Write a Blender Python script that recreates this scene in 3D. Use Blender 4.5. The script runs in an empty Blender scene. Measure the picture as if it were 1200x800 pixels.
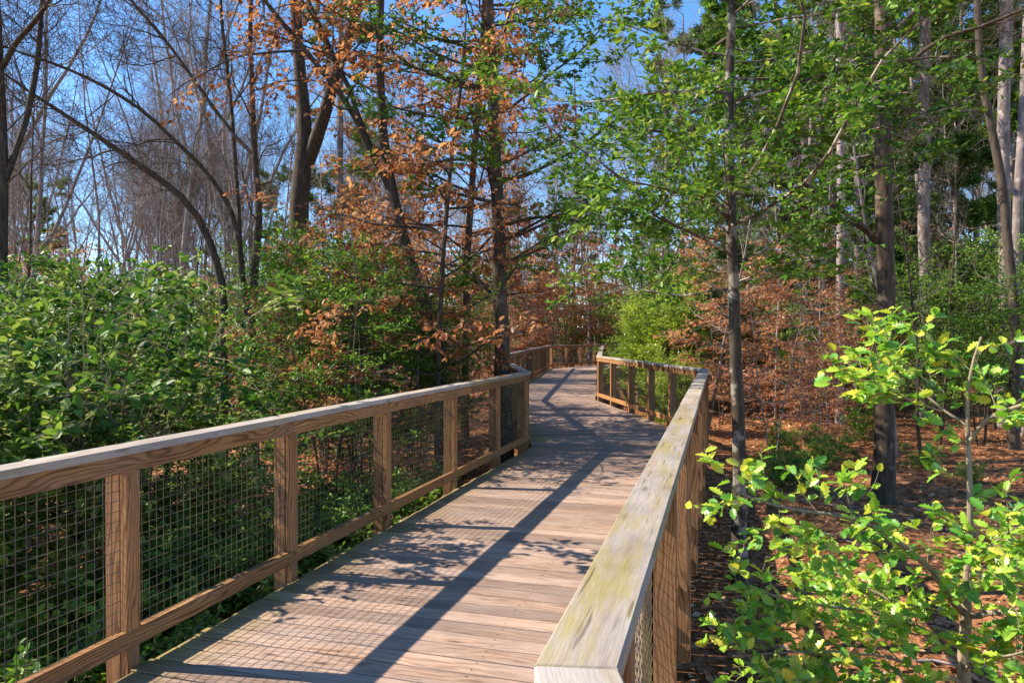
import bpy, math, random
import numpy as np
from mathutils import Vector, Matrix

# ------------------------------------------------------------------ camera, sky, sun, exposure
F, YH, CAMZ = 855.0, 391.0, 1.64          # focal length in px of a 1200 px wide frame, horizon row, eye height above deck
scene = bpy.context.scene
cam_d = bpy.data.cameras.new("camera"); cam = bpy.data.objects.new("camera", cam_d)
scene.collection.objects.link(cam); scene.camera = cam
cam_d.sensor_width = 36.0; cam_d.lens = 36.0 * F / 1200.0
cam_d.clip_start = 0.02; cam_d.clip_end = 2000
cam.location = (0, 0, CAMZ)
cam.rotation_euler = (math.radians(90) - math.atan((400 - YH) / F), 0, 0)

SUN_DIR = Vector((-1.126, 0.158, 1.0)).normalized()      # towards the sun
world = bpy.data.worlds.new("World"); scene.world = world; world.use_nodes = True
wn = world.node_tree.nodes; wl = world.node_tree.links
sky = wn.new("ShaderNodeTexSky"); sky.sky_type = 'NISHITA'; sky.sun_disc = False
sky.sun_elevation = math.asin(SUN_DIR.z)
sky.sun_rotation = math.atan2(SUN_DIR.x, SUN_DIR.y)
sky.altitude = 1500; sky.air_density = 1.0; sky.dust_density = 0.2; sky.ozone_density = 3.0
bg = wn["Background"]; bg.inputs["Strength"].default_value = 0.15
hsv = wn.new('ShaderNodeHueSaturation'); hsv.inputs['Saturation'].default_value = 1.2; hsv.inputs['Value'].default_value = 0.9
wl.new(sky.outputs[0], hsv.inputs['Color']); wl.new(hsv.outputs[0], bg.inputs[0])
sun_d = bpy.data.lights.new("sun", 'SUN'); sun = bpy.data.objects.new("sun", sun_d)
scene.collection.objects.link(sun)
sun_d.energy = 4.4; sun_d.angle = math.radians(0.53); sun_d.color = (1.0, 0.92, 0.79)
sun.rotation_euler = (-SUN_DIR).to_track_quat('-Z', 'Y').to_euler()
vs = scene.view_settings
vs.view_transform = 'Standard'; vs.look = 'None'; vs.gamma = 1.0; vs.exposure = 1.3
vs.use_curve_mapping = False
scene.cycles.max_bounces = 4; scene.cycles.diffuse_bounces = 2; scene.cycles.transmission_bounces = 2
scene.cycles.use_denoising = True

# ------------------------------------------------------------------ helpers
COL = scene.collection
rng = np.random.default_rng(11)

def gz(x, y):
    """height of the forest floor"""
    return (-0.82 + 0.07 * np.sin(x * 0.55 + 1.3) * np.cos(y * 0.43) + 0.05 * np.sin(x * 1.3 + y * 0.9)
            + 0.012 * np.maximum(0, np.hypot(x, y) - 25))

def px(x, y, D):
    """pixel + depth -> point"""
    return np.array([(x - 600.0) / F * D, D, CAMZ - (y - YH) / F * D])

def link(o, parent=None):
    COL.objects.link(o)
    if parent is not None: o.parent = parent
    return o

def empty(name, loc=(0, 0, 0), rz=0.0):
    o = bpy.data.objects.new(name, None); o.location = loc; o.rotation_euler = (0, 0, rz)
    o.empty_display_size = 0.2
    return link(o)

def tag(o, label, cat, group=None):
    o["label"] = label; o["category"] = cat
    if group: o["group"] = group
    return o

def mesh_np(name, V, Fc, mat, tint=None, smooth=False):
    """V (n,3), Fc (m,k) constant-size faces"""
    V = np.asarray(V, dtype=np.float32); Fc = np.asarray(Fc, dtype=np.int32)
    me = bpy.data.meshes.new(name)
    m, k = Fc.shape
    me.vertices.add(len(V)); me.vertices.foreach_set("co", V.ravel())
    me.loops.add(m * k); me.loops.foreach_set("vertex_index", Fc.ravel())
    me.polygons.add(m); me.polygons.foreach_set("loop_start", np.arange(0, m * k, k, dtype=np.int32))
    if smooth: me.polygons.foreach_set("use_smooth", np.ones(m, dtype=bool))
    if tint is not None:
        a = me.attributes.new("tint", 'FLOAT', 'POINT'); a.data.foreach_set("value", np.asarray(tint, dtype=np.float32))
    me.update(calc_edges=True)
    if mat: me.materials.append(mat)
    return me

def mesh_py(name, V, Fc, mat):
    me = bpy.data.meshes.new(name); me.from_pydata([tuple(v) for v in V], [], [tuple(f) for f in Fc])
    me.update()
    if mat: me.materials.append(mat)
    return me

# ------------------------------------------------------------------ materials
def newmat(name):
    m = bpy.data.materials.new(name); m.use_nodes = True
    nt = m.node_tree; nt.nodes.clear()
    out = nt.nodes.new("ShaderNodeOutputMaterial")
    return m, nt, out

def N(nt, t, **kw):
    n = nt.nodes.new(t)
    for k, v in kw.items():
        if k in ("operation", "blend_type", "data_type", "attribute_name", "wave_type", "feature", "noise_dimensions", "clamp_factor"):
            setattr(n, k, v)
        else:
            n.inputs[k].default_value = v
    return n

def ramp(nt, stops):
    r = nt.nodes.new("ShaderNodeValToRGB"); e = r.color_ramp.elements
    while len(e) < len(stops): e.new(0.5)
    for i, (p, c) in enumerate(stops):
        e[i].position = p; e[i].color = (c[0], c[1], c[2], 1)
    return r

def mixc(nt, fac, a, b, blend='MIX'):
    m = nt.nodes.new("ShaderNodeMix"); m.data_type = 'RGBA'; m.blend_type = blend
    if isinstance(fac, float): m.inputs[0].default_value = fac
    else: nt.links.new(fac, m.inputs[0])
    for v, i in ((a, 6), (b, 7)):
        if isinstance(v, tuple): m.inputs[i].default_value = (v[0], v[1], v[2], 1)
        else: nt.links.new(v, m.inputs[i])
    return m.outputs[2]

def math_n(nt, op, a, b=None):
    m = nt.nodes.new("ShaderNodeMath"); m.operation = op
    for v, i in ((a, 0), (b, 1)):
        if v is None: continue
        if isinstance(v, (int, float)): m.inputs[i].default_value = v
        else: nt.links.new(v, m.inputs[i])
    return m.outputs[0]

def wood(name, light, dark, grey, grey_amt, algae_amt, algae=(0.40, 0.36, 0.06), ends=False, freq=330.0, vary=0.25, rough=0.75, patch=1.6):
    """sawn pine: growth-ring bands wandering along the board, weathered grey and algae patches"""
    m, nt, out = newmat(name); L = nt.links.new
    tc = nt.nodes.new("ShaderNodeTexCoord"); oi = nt.nodes.new("ShaderNodeObjectInfo")
    rv = nt.nodes.new("ShaderNodeVectorMath"); rv.operation = 'MULTIPLY_ADD'
    comb = nt.nodes.new("ShaderNodeCombineXYZ")
    for i in range(3): L(oi.outputs["Random"], comb.inputs[i])
    L(comb.outputs[0], rv.inputs[0]); rv.inputs[1].default_value = (37.0, 0.9, 0.7); L(tc.outputs["Object"], rv.inputs[2])
    mp = nt.nodes.new("ShaderNodeMapping"); mp.inputs["Scale"].default_value = (1.3, 7, 7); L(rv.outputs[0], mp.inputs[0])
    n1 = N(nt, "ShaderNodeTexNoise", Scale=1.0, Detail=2.0); L(mp.outputs[0], n1.inputs["Vector"])
    sep = nt.nodes.new("ShaderNodeSeparateXYZ"); L(rv.outputs[0], sep.inputs[0])
    t = math_n(nt, 'ADD', sep.outputs[1], sep.outputs[2])
    t = math_n(nt, 'ADD', t, math_n(nt, 'MULTIPLY', n1.outputs[0], 0.22))
    band = math_n(nt, 'MULTIPLY_ADD', math_n(nt, 'SINE', math_n(nt, 'MULTIPLY', t, freq)), 0.5)
    band.node.inputs[2].default_value = 0.5
    band = math_n(nt, 'POWER', band, 2.2)
    mp2 = nt.nodes.new("ShaderNodeMapping"); mp2.inputs["Scale"].default_value = (13, 170, 170); L(rv.outputs[0], mp2.inputs[0])
    fine = N(nt, "ShaderNodeTexNoise", Scale=1.0, Detail=4.0, Roughness=0.65); L(mp2.outputs[0], fine.inputs["Vector"])
    c = mixc(nt, math_n(nt, 'MULTIPLY', band, 0.92), light, dark)
    fr = ramp(nt, [(0.3, (0.55, 0.55, 0.55)), (0.7, (1.15, 1.15, 1.15))]); L(fine.outputs[0], fr.inputs[0])
    c = mixc(nt, 0.6, c, fr.outputs[0], 'MULTIPLY')
    mp3 = nt.nodes.new("ShaderNodeMapping"); mp3.inputs["Scale"].default_value = (patch, patch * 7, patch * 7); L(rv.outputs[0], mp3.inputs[0])
    big = N(nt, "ShaderNodeTexNoise", Scale=1.0, Detail=5.0, Roughness=0.6); L(mp3.outputs[0], big.inputs["Vector"])
    gm = ramp(nt, [(0.5 - 0.45 * grey_amt, (0, 0, 0)), (0.85 - 0.45 * grey_amt, (1, 1, 1))]); L(big.outputs[0], gm.inputs[0])
    gcol = mixc(nt, fine.outputs[0], tuple(v * 0.72 for v in grey), tuple(v * 1.2 for v in grey))
    c = mixc(nt, math_n(nt, 'MULTIPLY', gm.outputs[0], min(1.0, 0.35 + grey_amt * 0.6)), c, gcol)
    if algae_amt > 0:
        sh = nt.nodes.new("ShaderNodeVectorMath"); sh.operation = 'ADD'; sh.inputs[1].default_value = (5.3, 2.1, 7.7); L(mp3.outputs[0], sh.inputs[0])
        al = N(nt, "ShaderNodeTexNoise", Scale=1.3, Detail=6.0, Roughness=0.7); L(sh.outputs[0], al.inputs["Vector"])
        am = ramp(nt, [(0.62 - 0.3 * algae_amt, (0, 0, 0)), (0.8 - 0.3 * algae_amt, (1, 1, 1))]); L(al.outputs[0], am.inputs[0])
        c = mixc(nt, math_n(nt, 'MULTIPLY', am.outputs[0], 0.85), c, algae)
    if ends:                                  # algae creeping in from the damp board ends
        se = nt.nodes.new("ShaderNodeSeparateXYZ"); L(tc.outputs["Object"], se.inputs[0])
        far = math_n(nt, 'MULTIPLY_ADD', se.outputs[0], -1.0); far.node.inputs[2].default_value = 0.0
        far = math_n(nt, 'ADD', far, math_n(nt, 'MULTIPLY', big.outputs[0], 0.45))
        er = ramp(nt, [(0.0, (0, 0, 0)), (1.0, (1, 1, 1))]); mr = nt.nodes.new("ShaderNodeMapRange")
        mr.inputs["From Min"].default_value = 1.12; mr.inputs["From Max"].default_value = 1.5; L(far, mr.inputs[0]); L(mr.outputs[0], er.inputs[0])
        c = mixc(nt, math_n(nt, 'MULTIPLY', er.outputs[0], 0.8), c, (0.25, 0.19, 0.045))
    # knots and dark checks
    vor = N(nt, "ShaderNodeTexVoronoi", Scale=1.0)
    mp4 = nt.nodes.new("ShaderNodeMapping"); mp4.inputs["Scale"].default_value = (2.2, 9, 9); L(rv.outputs[0], mp4.inputs[0]); L(mp4.outputs[0], vor.inputs["Vector"])
    kn = ramp(nt, [(0.05, (0.30, 0.24, 0.2)), (0.16, (1, 1, 1))]); L(vor.outputs["Distance"], kn.inputs[0])
    c = mixc(nt, 0.8, c, kn.outputs[0], 'MULTIPLY')
    mp5 = nt.nodes.new("ShaderNodeMapping"); mp5.inputs["Scale"].default_value = (3.2, 75, 75); L(rv.outputs[0], mp5.inputs[0])
    chk = N(nt, "ShaderNodeTexNoise", Scale=1.0, Detail=2.0, Roughness=0.5); L(mp5.outputs[0], chk.inputs["Vector"])
    cr = ramp(nt, [(0.64, (1, 1, 1)), (0.70, (0.42, 0.38, 0.35))]); L(chk.outputs[0], cr.inputs[0])
    c = mixc(nt, 0.85, c, cr.outputs[0], 'MULTIPLY')
    mp6 = nt.nodes.new("ShaderNodeMapping"); mp6.inputs["Scale"].default_value = (2.0, 5, 5); L(rv.outputs[0], mp6.inputs[0])
    stn = N(nt, "ShaderNodeTexNoise", Scale=1.0, Detail=5.0, Roughness=0.65); L(mp6.outputs[0], stn.inputs["Vector"])
    sr = ramp(nt, [(0.32, (0.66, 0.62, 0.6)), (0.6, (1.06, 1.04, 1.02))]); L(stn.outputs[0], sr.inputs[0])
    c = mixc(nt, 0.75, c, sr.outputs[0], 'MULTIPLY')
    hs = N(nt, "ShaderNodeHueSaturation"); L(c, hs.inputs["Color"])
    val = math_n(nt, 'MULTIPLY_ADD', oi.outputs["Random"], vary); val.node.inputs[2].default_value = 1.0 - vary * 0.5
    L(val, hs.inputs["Value"])
    b = nt.nodes.new("ShaderNodeBsdfPrincipled"); b.inputs["Roughness"].default_value = rough
    b.inputs["Specular IOR Level"].default_value = 0.25
    L(hs.outputs[0], b.inputs["Base Color"])
    bp = N(nt, "ShaderNodeBump", Strength=0.35, Distance=0.004); L(fine.outputs[0], bp.inputs["Height"]); L(bp.outputs[0], b.inputs["Normal"])
    L(b.outputs[0], out.inputs[0])
    return m

M = {}
M['deck'] = wood("deck_wood", (0.42, 0.265, 0.175), (0.25, 0.145, 0.088), (0.35, 0.27, 0.225), 0.5, 0.0, ends=True, vary=0.5, freq=210, patch=0.9)
M['cap'] = wood("cap_wood", (0.40, 0.27, 0.14), (0.26, 0.16, 0.08), (0.43, 0.39, 0.355), 0.72, 0.36, algae=(0.32, 0.235, 0.085), vary=0.15, freq=190, patch=1.1)
M['capmoss'] = wood("mossy_cap_wood", (0.40, 0.27, 0.14), (0.26, 0.16, 0.08), (0.34, 0.31, 0.285), 0.66, 0.47, algae=(0.31, 0.245, 0.075), vary=0.1, freq=190, patch=1.3)
M['rail'] = wood("rail_wood", (0.41, 0.20, 0.07), (0.15, 0.058, 0.018), (0.30, 0.20, 0.13), 0.15, 0.08, algae=(0.28, 0.2, 0.06), vary=0.35, freq=300)
M['post'] = wood("post_wood", (0.43, 0.21, 0.08), (0.18, 0.072, 0.025), (0.30, 0.20, 0.13), 0.18, 0.1, algae=(0.28, 0.2, 0.06), vary=0.4, freq=300)
M['joist'] = wood("joist_wood", (0.34, 0.24, 0.14), (0.22, 0.14, 0.08), (0.30, 0.27, 0.22), 0.5, 0.5, algae=(0.3, 0.28, 0.07), vary=0.2)

def metal_wire():
    m, nt, out = newmat("galvanised_wire"); L = nt.links.new
    tc = nt.nodes.new("ShaderNodeTexCoord")
    n = N(nt, "ShaderNodeTexNoise", Scale=6.0, Detail=3.0); L(tc.outputs["Object"], n.inputs["Vector"])
    r = ramp(nt, [(0.4, (0.045, 0.045, 0.04)), (0.62, (0.13, 0.115, 0.045))]); L(n.outputs[0], r.inputs[0])
    b = nt.nodes.new("ShaderNodeBsdfPrincipled"); b.inputs["Roughness"].default_value = 0.6; b.inputs["Metallic"].default_value = 0.3
    L(r.outputs[0], b.inputs["Base Color"]); L(b.outputs[0], out.inputs[0])
    return m
M['wire'] = metal_wire()

def bark(name, c1, c2, patchcol=None, pamt=0.0, scale=7.0, bump=0.6):
    m, nt, out = newmat(name); L = nt.links.new
    tc = nt.nodes.new("ShaderNodeTexCoord"); oi = nt.nodes.new("ShaderNodeObjectInfo")
    mp = nt.nodes.new("ShaderNodeMapping"); mp.inputs["Scale"].default_value = (scale * 3, scale * 3, scale * 0.55); L(tc.outputs["Object"], mp.inputs[0])
    n = N(nt, "ShaderNodeTexNoise", Scale=1.0, Detail=5.0, Roughness=0.65); L(mp.outputs[0], n.inputs["Vector"])
    r = ramp(nt, [(0.33, c1), (0.66, c2)]); L(n.outputs[0], r.inputs[0]); c = r.outputs[0]
    if patchcol:
        n2 = N(nt, "ShaderNodeTexNoise", Scale=5.0, Detail=4.0, Roughness=0.6); L(tc.outputs["Object"], n2.inputs["Vector"])
        r2 = ramp(nt, [(0.62 - 0.2 * pamt, (0, 0, 0)), (0.7 - 0.2 * pamt, (1, 1, 1))]); L(n2.outputs[0], r2.inputs[0])
        c = mixc(nt, r2.outputs[0], c, patchcol)
    hs = N(nt, "ShaderNodeHueSaturation"); L(c, hs.inputs["Color"])
    val = math_n(nt, 'MULTIPLY_ADD', oi.outputs["Random"], 0.5); val.node.inputs[2].default_value = 0.75; L(val, hs.inputs["Value"])
    b = nt.nodes.new("ShaderNodeBsdfPrincipled"); b.inputs["Roughness"].default_value = 0.85; b.inputs["Specular IOR Level"].default_value = 0.15
    L(hs.outputs[0], b.inputs["Base Color"])
    bp = N(nt, "ShaderNodeBump", Strength=bump, Distance=0.02); L(n.outputs[0], bp.inputs["Height"]); L(bp.outputs[0], b.inputs["Normal"])
    L(b.outputs[0], out.inputs[0])
    return m
M['bark_dark'] = bark("dark_bark", (0.04, 0.03, 0.022), (0.12, 0.088, 0.062))
M['bark_brown'] = bark("brown_bark", (0.035, 0.024, 0.016), (0.11, 0.076, 0.05), (0.17, 0.125, 0.085), 0.15)
M['bark_holly'] = bark("holly_bark", (0.04, 0.03, 0.02), (0.125, 0.093, 0.065), (0.33, 0.285, 0.22), 0.52, scale=9, bump=0.3)
M['bark_grey'] = bark("grey_bark", (0.16, 0.122, 0.10), (0.36, 0.285, 0.245), (0.40, 0.345, 0.31), 0.2, scale=5)
M['bark_pine'] = bark("pine_bark", (0.13, 0.095, 0.08), (0.31, 0.25, 0.225), (0.4, 0.31, 0.27), 0.3, scale=4)
M['bark_twig'] = bark("pale_twig_bark", (0.17, 0.125, 0.08), (0.33, 0.26, 0.17), scale=14, bump=0.2)

def leafmat(name, stops, trans=0.35, rough=0.38, spec=0.5, objrand=False, tcol=1.3):
    m, nt, out = newmat(name); L = nt.links.new
    r = ramp(nt, stops)
    if objrand:
        oi = nt.nodes.new("ShaderNodeObjectInfo"); L(oi.outputs["Random"], r.inputs[0])
    else:
        at = nt.nodes.new("ShaderNodeAttribute"); at.attribute_name = "tint"; L(at.outputs["Fac"], r.inputs[0])
    b = nt.nodes.new("ShaderNodeBsdfPrincipled"); b.inputs["Roughness"].default_value = rough; b.inputs["Specular IOR Level"].default_value = spec
    col_out = r.outputs[0]
    if objrand:
        tc = nt.nodes.new("ShaderNodeTexCoord"); sp = nt.nodes.new("ShaderNodeSeparateXYZ"); L(tc.outputs["Object"], sp.inputs[0])
        ay = math_n(nt, 'ABSOLUTE', sp.outputs[1])
        rib = ramp(nt, [(0.012, (1, 1, 1)), (0.03, (0, 0, 0))]); L(ay, rib.inputs[0])
        vein = math_n(nt, 'SINE', math_n(nt, 'MULTIPLY', math_n(nt, 'SUBTRACT', sp.outputs[0], math_n(nt, 'MULTIPLY', ay, 0.8)), 48.0))
        vr = ramp(nt, [(0.86, (0, 0, 0)), (1.0, (0.45, 0.45, 0.45))]); L(vein, vr.inputs[0])
        ad = nt.nodes.new("ShaderNodeVectorMath"); ad.operation = 'ADD'; cb = nt.nodes.new("ShaderNodeCombineXYZ")
        L(math_n(nt, 'MULTIPLY', oi.outputs["Random"], 91.0), cb.inputs[0]); L(cb.outputs[0], ad.inputs[0]); L(tc.outputs["Object"], ad.inputs[1])
        nz = N(nt, "ShaderNodeTexNoise", Scale=4.0, Detail=4.0, Roughness=0.6); L(ad.outputs[0], nz.inputs["Vector"])
        nr = ramp(nt, [(0.3, (0.6, 0.65, 0.6)), (0.68, (1.2, 1.15, 1.1))]); L(nz.outputs[0], nr.inputs[0])
        col_out = mixc(nt, 1.0, col_out, nr.outputs[0], 'MULTIPLY')
        col_out = mixc(nt, math_n(nt, 'MULTIPLY', math_n(nt, 'MAXIMUM', rib.outputs[0], vr.outputs[0]), 0.5), col_out, (0.45, 0.52, 0.16))
        spot = ramp(nt, [(0.70, (0, 0, 0)), (0.74, (1, 1, 1))]); L(nz.outputs[0], spot.inputs[0])
        col_out = mixc(nt, math_n(nt, 'MULTIPLY', spot.outputs[0], 0.7), col_out, (0.22, 0.13, 0.04))
    L(col_out, b.inputs["Base Color"])
    tr = nt.nodes.new("ShaderNodeBsdfTranslucent")
    tcx = mixc(nt, 1.0, col_out, (tcol, tcol * 1.05, tcol * 0.7), 'MULTIPLY'); L(tcx, tr.inputs[0])
    mx = nt.nodes.new("ShaderNodeMixShader"); mx.inputs[0].default_value = trans
    L(b.outputs[0], mx.inputs[1]); L(tr.outputs[0], mx.inputs[2]); L(mx.outputs[0], out.inputs[0])
    return m
M['holly'] = leafmat("holly_leaf", [(0.0, (0.032, 0.088, 0.014)), (0.42, (0.085, 0.19, 0.023)), (0.78, (0.21, 0.325, 0.034)), (1.0, (0.38, 0.41, 0.07))], trans=0.34, rough=0.46, spec=0.25)
M['holly_pale'] = leafmat("pale_holly_leaf", [(0.0, (0.02, 0.066, 0.012)), (0.4, (0.07, 0.155, 0.02)), (0.74, (0.21, 0.29, 0.045)), (1.0, (0.46, 0.45, 0.17))], trans=0.33, rough=0.48, spec=0.22)
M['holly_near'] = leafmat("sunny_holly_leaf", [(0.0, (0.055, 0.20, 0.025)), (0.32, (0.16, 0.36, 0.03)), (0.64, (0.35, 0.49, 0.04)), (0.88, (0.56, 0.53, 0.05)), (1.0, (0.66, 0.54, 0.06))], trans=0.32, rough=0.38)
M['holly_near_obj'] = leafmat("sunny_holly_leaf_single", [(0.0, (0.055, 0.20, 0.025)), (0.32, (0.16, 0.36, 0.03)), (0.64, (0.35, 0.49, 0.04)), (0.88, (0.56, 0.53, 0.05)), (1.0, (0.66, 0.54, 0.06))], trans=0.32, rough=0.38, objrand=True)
M['beech'] = leafmat("copper_beech_leaf", [(0.0, (0.20, 0.07, 0.032)), (0.45, (0.43, 0.16, 0.07)), (0.8, (0.55, 0.255, 0.13)), (1.0, (0.62, 0.38, 0.24))], trans=0.45, rough=0.6, spec=0.2)
M['bush'] = leafmat("bright_bush_leaf", [(0.0, (0.14, 0.24, 0.025)), (0.5, (0.32, 0.42, 0.038)), (1.0, (0.48, 0.52, 0.06))], trans=0.4)
M['pine'] = leafmat("pine_needle", [(0.0, (0.05, 0.115, 0.022)), (0.5, (0.12, 0.21, 0.035)), (1.0, (0.23, 0.31, 0.055))], trans=0.25, rough=0.5)
M['litter'] = leafmat("dead_leaf", [(0.0, (0.15, 0.06, 0.025)), (0.5, (0.39, 0.165, 0.068)), (0.85, (0.52, 0.26, 0.125)), (1.0, (0.58, 0.38, 0.22))], trans=0.1, rough=0.7, spec=0.2)

def groundmat():
    m, nt, out = newmat("leaf_litter_ground"); L = nt.links.new
    tc = nt.nodes.new("ShaderNodeTexCoord")
    v = N(nt, "ShaderNodeTexVoronoi", Scale=13.0, Randomness=1.0); L(tc.outputs["Object"], v.inputs["Vector"])
    n = N(nt, "ShaderNodeTexNoise", Scale=0.7, Detail=6.0, Roughness=0.7); L(tc.outputs["Object"], n.inputs["Vector"])
    r = ramp(nt, [(0.0, (0.07, 0.036, 0.02)), (0.4, (0.25, 0.105, 0.042)), (0.75, (0.40, 0.18, 0.08)), (1.0, (0.48, 0.27, 0.14))]); L(v.outputs["Color"], r.inputs[0])
    r2 = ramp(nt, [(0.35, (0.55, 0.5, 0.5)), (0.65, (1.1, 1.05, 1.0))]); L(n.outputs[0], r2.inputs[0])
    c = mixc(nt, 0.8, r.outputs[0], r2.outputs[0], 'MULTIPLY')
    b = nt.nodes.new("ShaderNodeBsdfPrincipled"); b.inputs["Roughness"].default_value = 0.9; b.inputs["Specular IOR Level"].default_value = 0.1
    L(c, b.inputs["Base Color"])
    bp = N(nt, "ShaderNodeBump", Strength=0.8, Distance=0.03); L(v.outputs["Distance"], bp.inputs["Height"]); L(bp.outputs[0], b.inputs["Normal"])
    L(b.outputs[0], out.inputs[0])
    return m
M['ground'] = groundmat()

def stonemat():
    return bark("lichen_log_bark", (0.16, 0.15, 0.14), (0.38, 0.36, 0.34), (0.55, 0.54, 0.52), 0.4, scale=6)
M['log'] = stonemat()

# ------------------------------------------------------------------ ground
def build_ground():
    xs = np.unique(np.concatenate([np.linspace(-400, -40, 19), np.linspace(-40, 40, 121), np.linspace(40, 400, 19)]))
    ys = np.unique(np.concatenate([np.linspace(-60, -5, 8), np.linspace(-5, 60, 100), np.linspace(60, 600, 25)]))
    X, Y = np.meshgrid(xs, ys); Z = gz(X, Y)
    V = np.stack([X, Y, Z], -1).reshape(-1, 3)
    w = len(xs); i = np.arange(len(V)).reshape(len(ys), w)
    Fc = np.stack([i[:-1, :-1], i[:-1, 1:], i[1:, 1:], i[1:, :-1]], -1).reshape(-1, 4)
    o = link(bpy.data.objects.new("forest_ground", mesh_np("forest_ground", V, Fc, M['ground'], smooth=True)))
    o["kind"] = "structure"
build_ground()

# ------------------------------------------------------------------ boardwalk
def unit(deg): return np.array([math.sin(math.radians(deg)), math.cos(math.radians(deg))])
R0 = np.array([0.038, 1.253]); R1 = np.array([3.036, 11.77]); R2 = np.array([2.16, 18.7]); R3 = np.array([4.23, 34.6])
Rb = R0 - 2.6 * unit(-5.0); R4 = R3 + 11.0 * unit(33)
L0 = np.array([-2.59, 1.49]); L2 = np.array([0.289, 10.98]); L3 = np.array([-0.35, 18.6]); L4 = np.array([1.83, 35.5])
Lb = L0 - 2.6 * unit(-5.0); L5 = L4 + 12.0 * unit(33)
LEFT = [Lb, L0, L2, L3, L4, L5]; RIGHT = [Rb, R0, R1, R2, R3, R4]

def offset_poly(P, d):
    """mitred offset, positive d = to the right of travel"""
    out = []
    for i, p in enumerate(P):
        ns = []
        if i > 0: u = P[i] - P[i - 1]; u = u / np.linalg.norm(u); ns.append(np.array([u[1], -u[0]]))
        if i < len(P) - 1: u = P[i + 1] - P[i]; u = u / np.linalg.norm(u); ns.append(np.array([u[1], -u[0]]))
        n = sum(ns); n = n / np.linalg.norm(n); c = float(np.dot(n, ns[0]))
        out.append(p + n * d / c)
    return out

def clip_half(poly, p, n):
    res = []
    for i in range(len(poly)):
        a, b = poly[i], poly[(i + 1) % len(poly)]
        da, db = np.dot(a - p, n), np.dot(b - p, n)
        if da >= 0: res.append(a)
        if (da >= 0) != (db >= 0): res.append(a + (b - a) * da / (da - db))
    return res

def prism_mesh(name, poly, z0, z1, mat, bev=0.0):
    k = len(poly)
    V = [(p[0], p[1], z0) for p in poly]
    if bev > 0:
        c = sum(np.asarray(p) for p in poly) / k
        V += [(p[0], p[1], z1 - bev) for p in poly]
        ins = []
        for i in range(k):
            a, b, d = np.asarray(poly[i - 1]), np.asarray(poly[i]), np.asarray(poly[(i + 1) % k])
            e1 = (b - a) / (np.linalg.norm(b - a) + 1e-9); e2 = (d - b) / (np.linalg.norm(d - b) + 1e-9)
            n1 = np.array([-e1[1], e1[0]]); n2 = np.array([-e2[1], e2[0]]); nn = n1 + n2
            nn = nn / (np.linalg.norm(nn) + 1e-9); cc = max(0.4, float(np.dot(nn, n1)))
            ins.append(b + nn * bev / cc)
        V += [(p[0], p[1], z1) for p in ins]
        lv = 3
    else:
        V += [(p[0], p[1], z1) for p in poly]; lv = 2
    Fc = [tuple(reversed(range(k)))]
    for l in range(lv - 1):
        for i in range(k):
            j = (i + 1) % k
            Fc.append((l * k + i, l * k + j, (l + 1) * k + j, (l + 1) * k + i))
    Fc.append(tuple(range((lv - 1) * k, lv * k)))
    return mesh_py(name, V, Fc, mat)

def ccw(poly):
    a = 0
    for i in range(len(poly)):
        p, q = poly[i], poly[(i + 1) % len(poly)]; a += p[0] * q[1] - q[0] * p[1]
    return poly if a > 0 else poly[::-1]

deck = empty("boardwalk", (0, 0, -0.05)); deck["kind"] = "structure"
dl = offset_poly(LEFT, 0.022); dr = offset_poly(RIGHT, -0.022)
PITCH, PW = 0.1505, 0.1395
rp = random.Random(5)
for si in range(len(dl) - 1):
    quad = [dl[si], dr[si], dr[si + 1], dl[si + 1]]
    ua = dl[si + 1] - dl[si]; ub = dr[si + 1] - dr[si]
    u = ua / np.linalg.norm(ua) + ub / np.linalg.norm(ub); u /= np.linalg.norm(u)
    n = np.array([u[1], -u[0]])
    ss = [np.dot(q - dl[si], u) for q in quad]
    s = min(ss) + 0.004
    while s < max(ss):
        p0 = dl[si] + u * s; p1 = dl[si] + u * (s + PW)
        poly = clip_half(clip_half(quad, p0, u), p1, -u)
        s += PITCH
        if len(poly) < 3: continue
        ar = abs(sum(poly[i - 1][0] * poly[i][1] - poly[i][0] * poly[i - 1][1] for i in range(len(poly)))) / 2
        if ar < 0.01: continue
        c = sum(poly) / len(poly)
        if c[1] < 0.2 and c[1] < -0.9: continue
        el, er = rp.uniform(-0.015, 0.012), rp.uniform(-0.012, 0.012)
        loc = []
        for q in poly:
            d = q - c; lx = float(np.dot(d, n)); ly = float(np.dot(d, u))
            lx += er if lx > 0.25 else (-el if lx < -0.25 else 0)
            loc.append(np.array([lx, ly]))
        # drop near-duplicate corners
        cl = [loc[0]]
        for q in loc[1:]:
            if np.linalg.norm(q - cl[-1]) > 0.004: cl.append(q)
        if np.linalg.norm(cl[0] - cl[-1]) < 0.004: cl.pop()
        if len(cl) < 3: continue
        top = rp.uniform(-0.002, 0.0015)
        o = bpy.data.objects.new("plank", prism_mesh("plank", ccw(cl), top - 0.036, top, M['deck'], bev=0.004))
        o.location = (c[0], c[1], 0); o.rotation_euler = (0, 0, math.atan2(n[1], n[0]) + rp.uniform(-0.0015, 0.0015))
        link(o, deck)

def obox(name, A, B, off0, off1, z0, z1, mat, parent=None):
    """board along A->B between lateral offsets"""
    A = np.asarray(A); B = np.asarray(B); u = (B - A) / np.linalg.norm(B - A); n = np.array([u[1], -u[0]])
    L = np.linalg.norm(B - A)
    me = prism_mesh(name, [np.array([0, -off1]), np.array([L, -off1]), np.array([L, -off0]), np.array([0, -off0])], z0, z1, mat, bev=0.0)
    o = bpy.data.objects.new(name, me); o.location = (A[0], A[1], 0); o.rotation_euler = (0, 0, math.atan2(u[1], u[0]))
    return link(o, parent)

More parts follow.
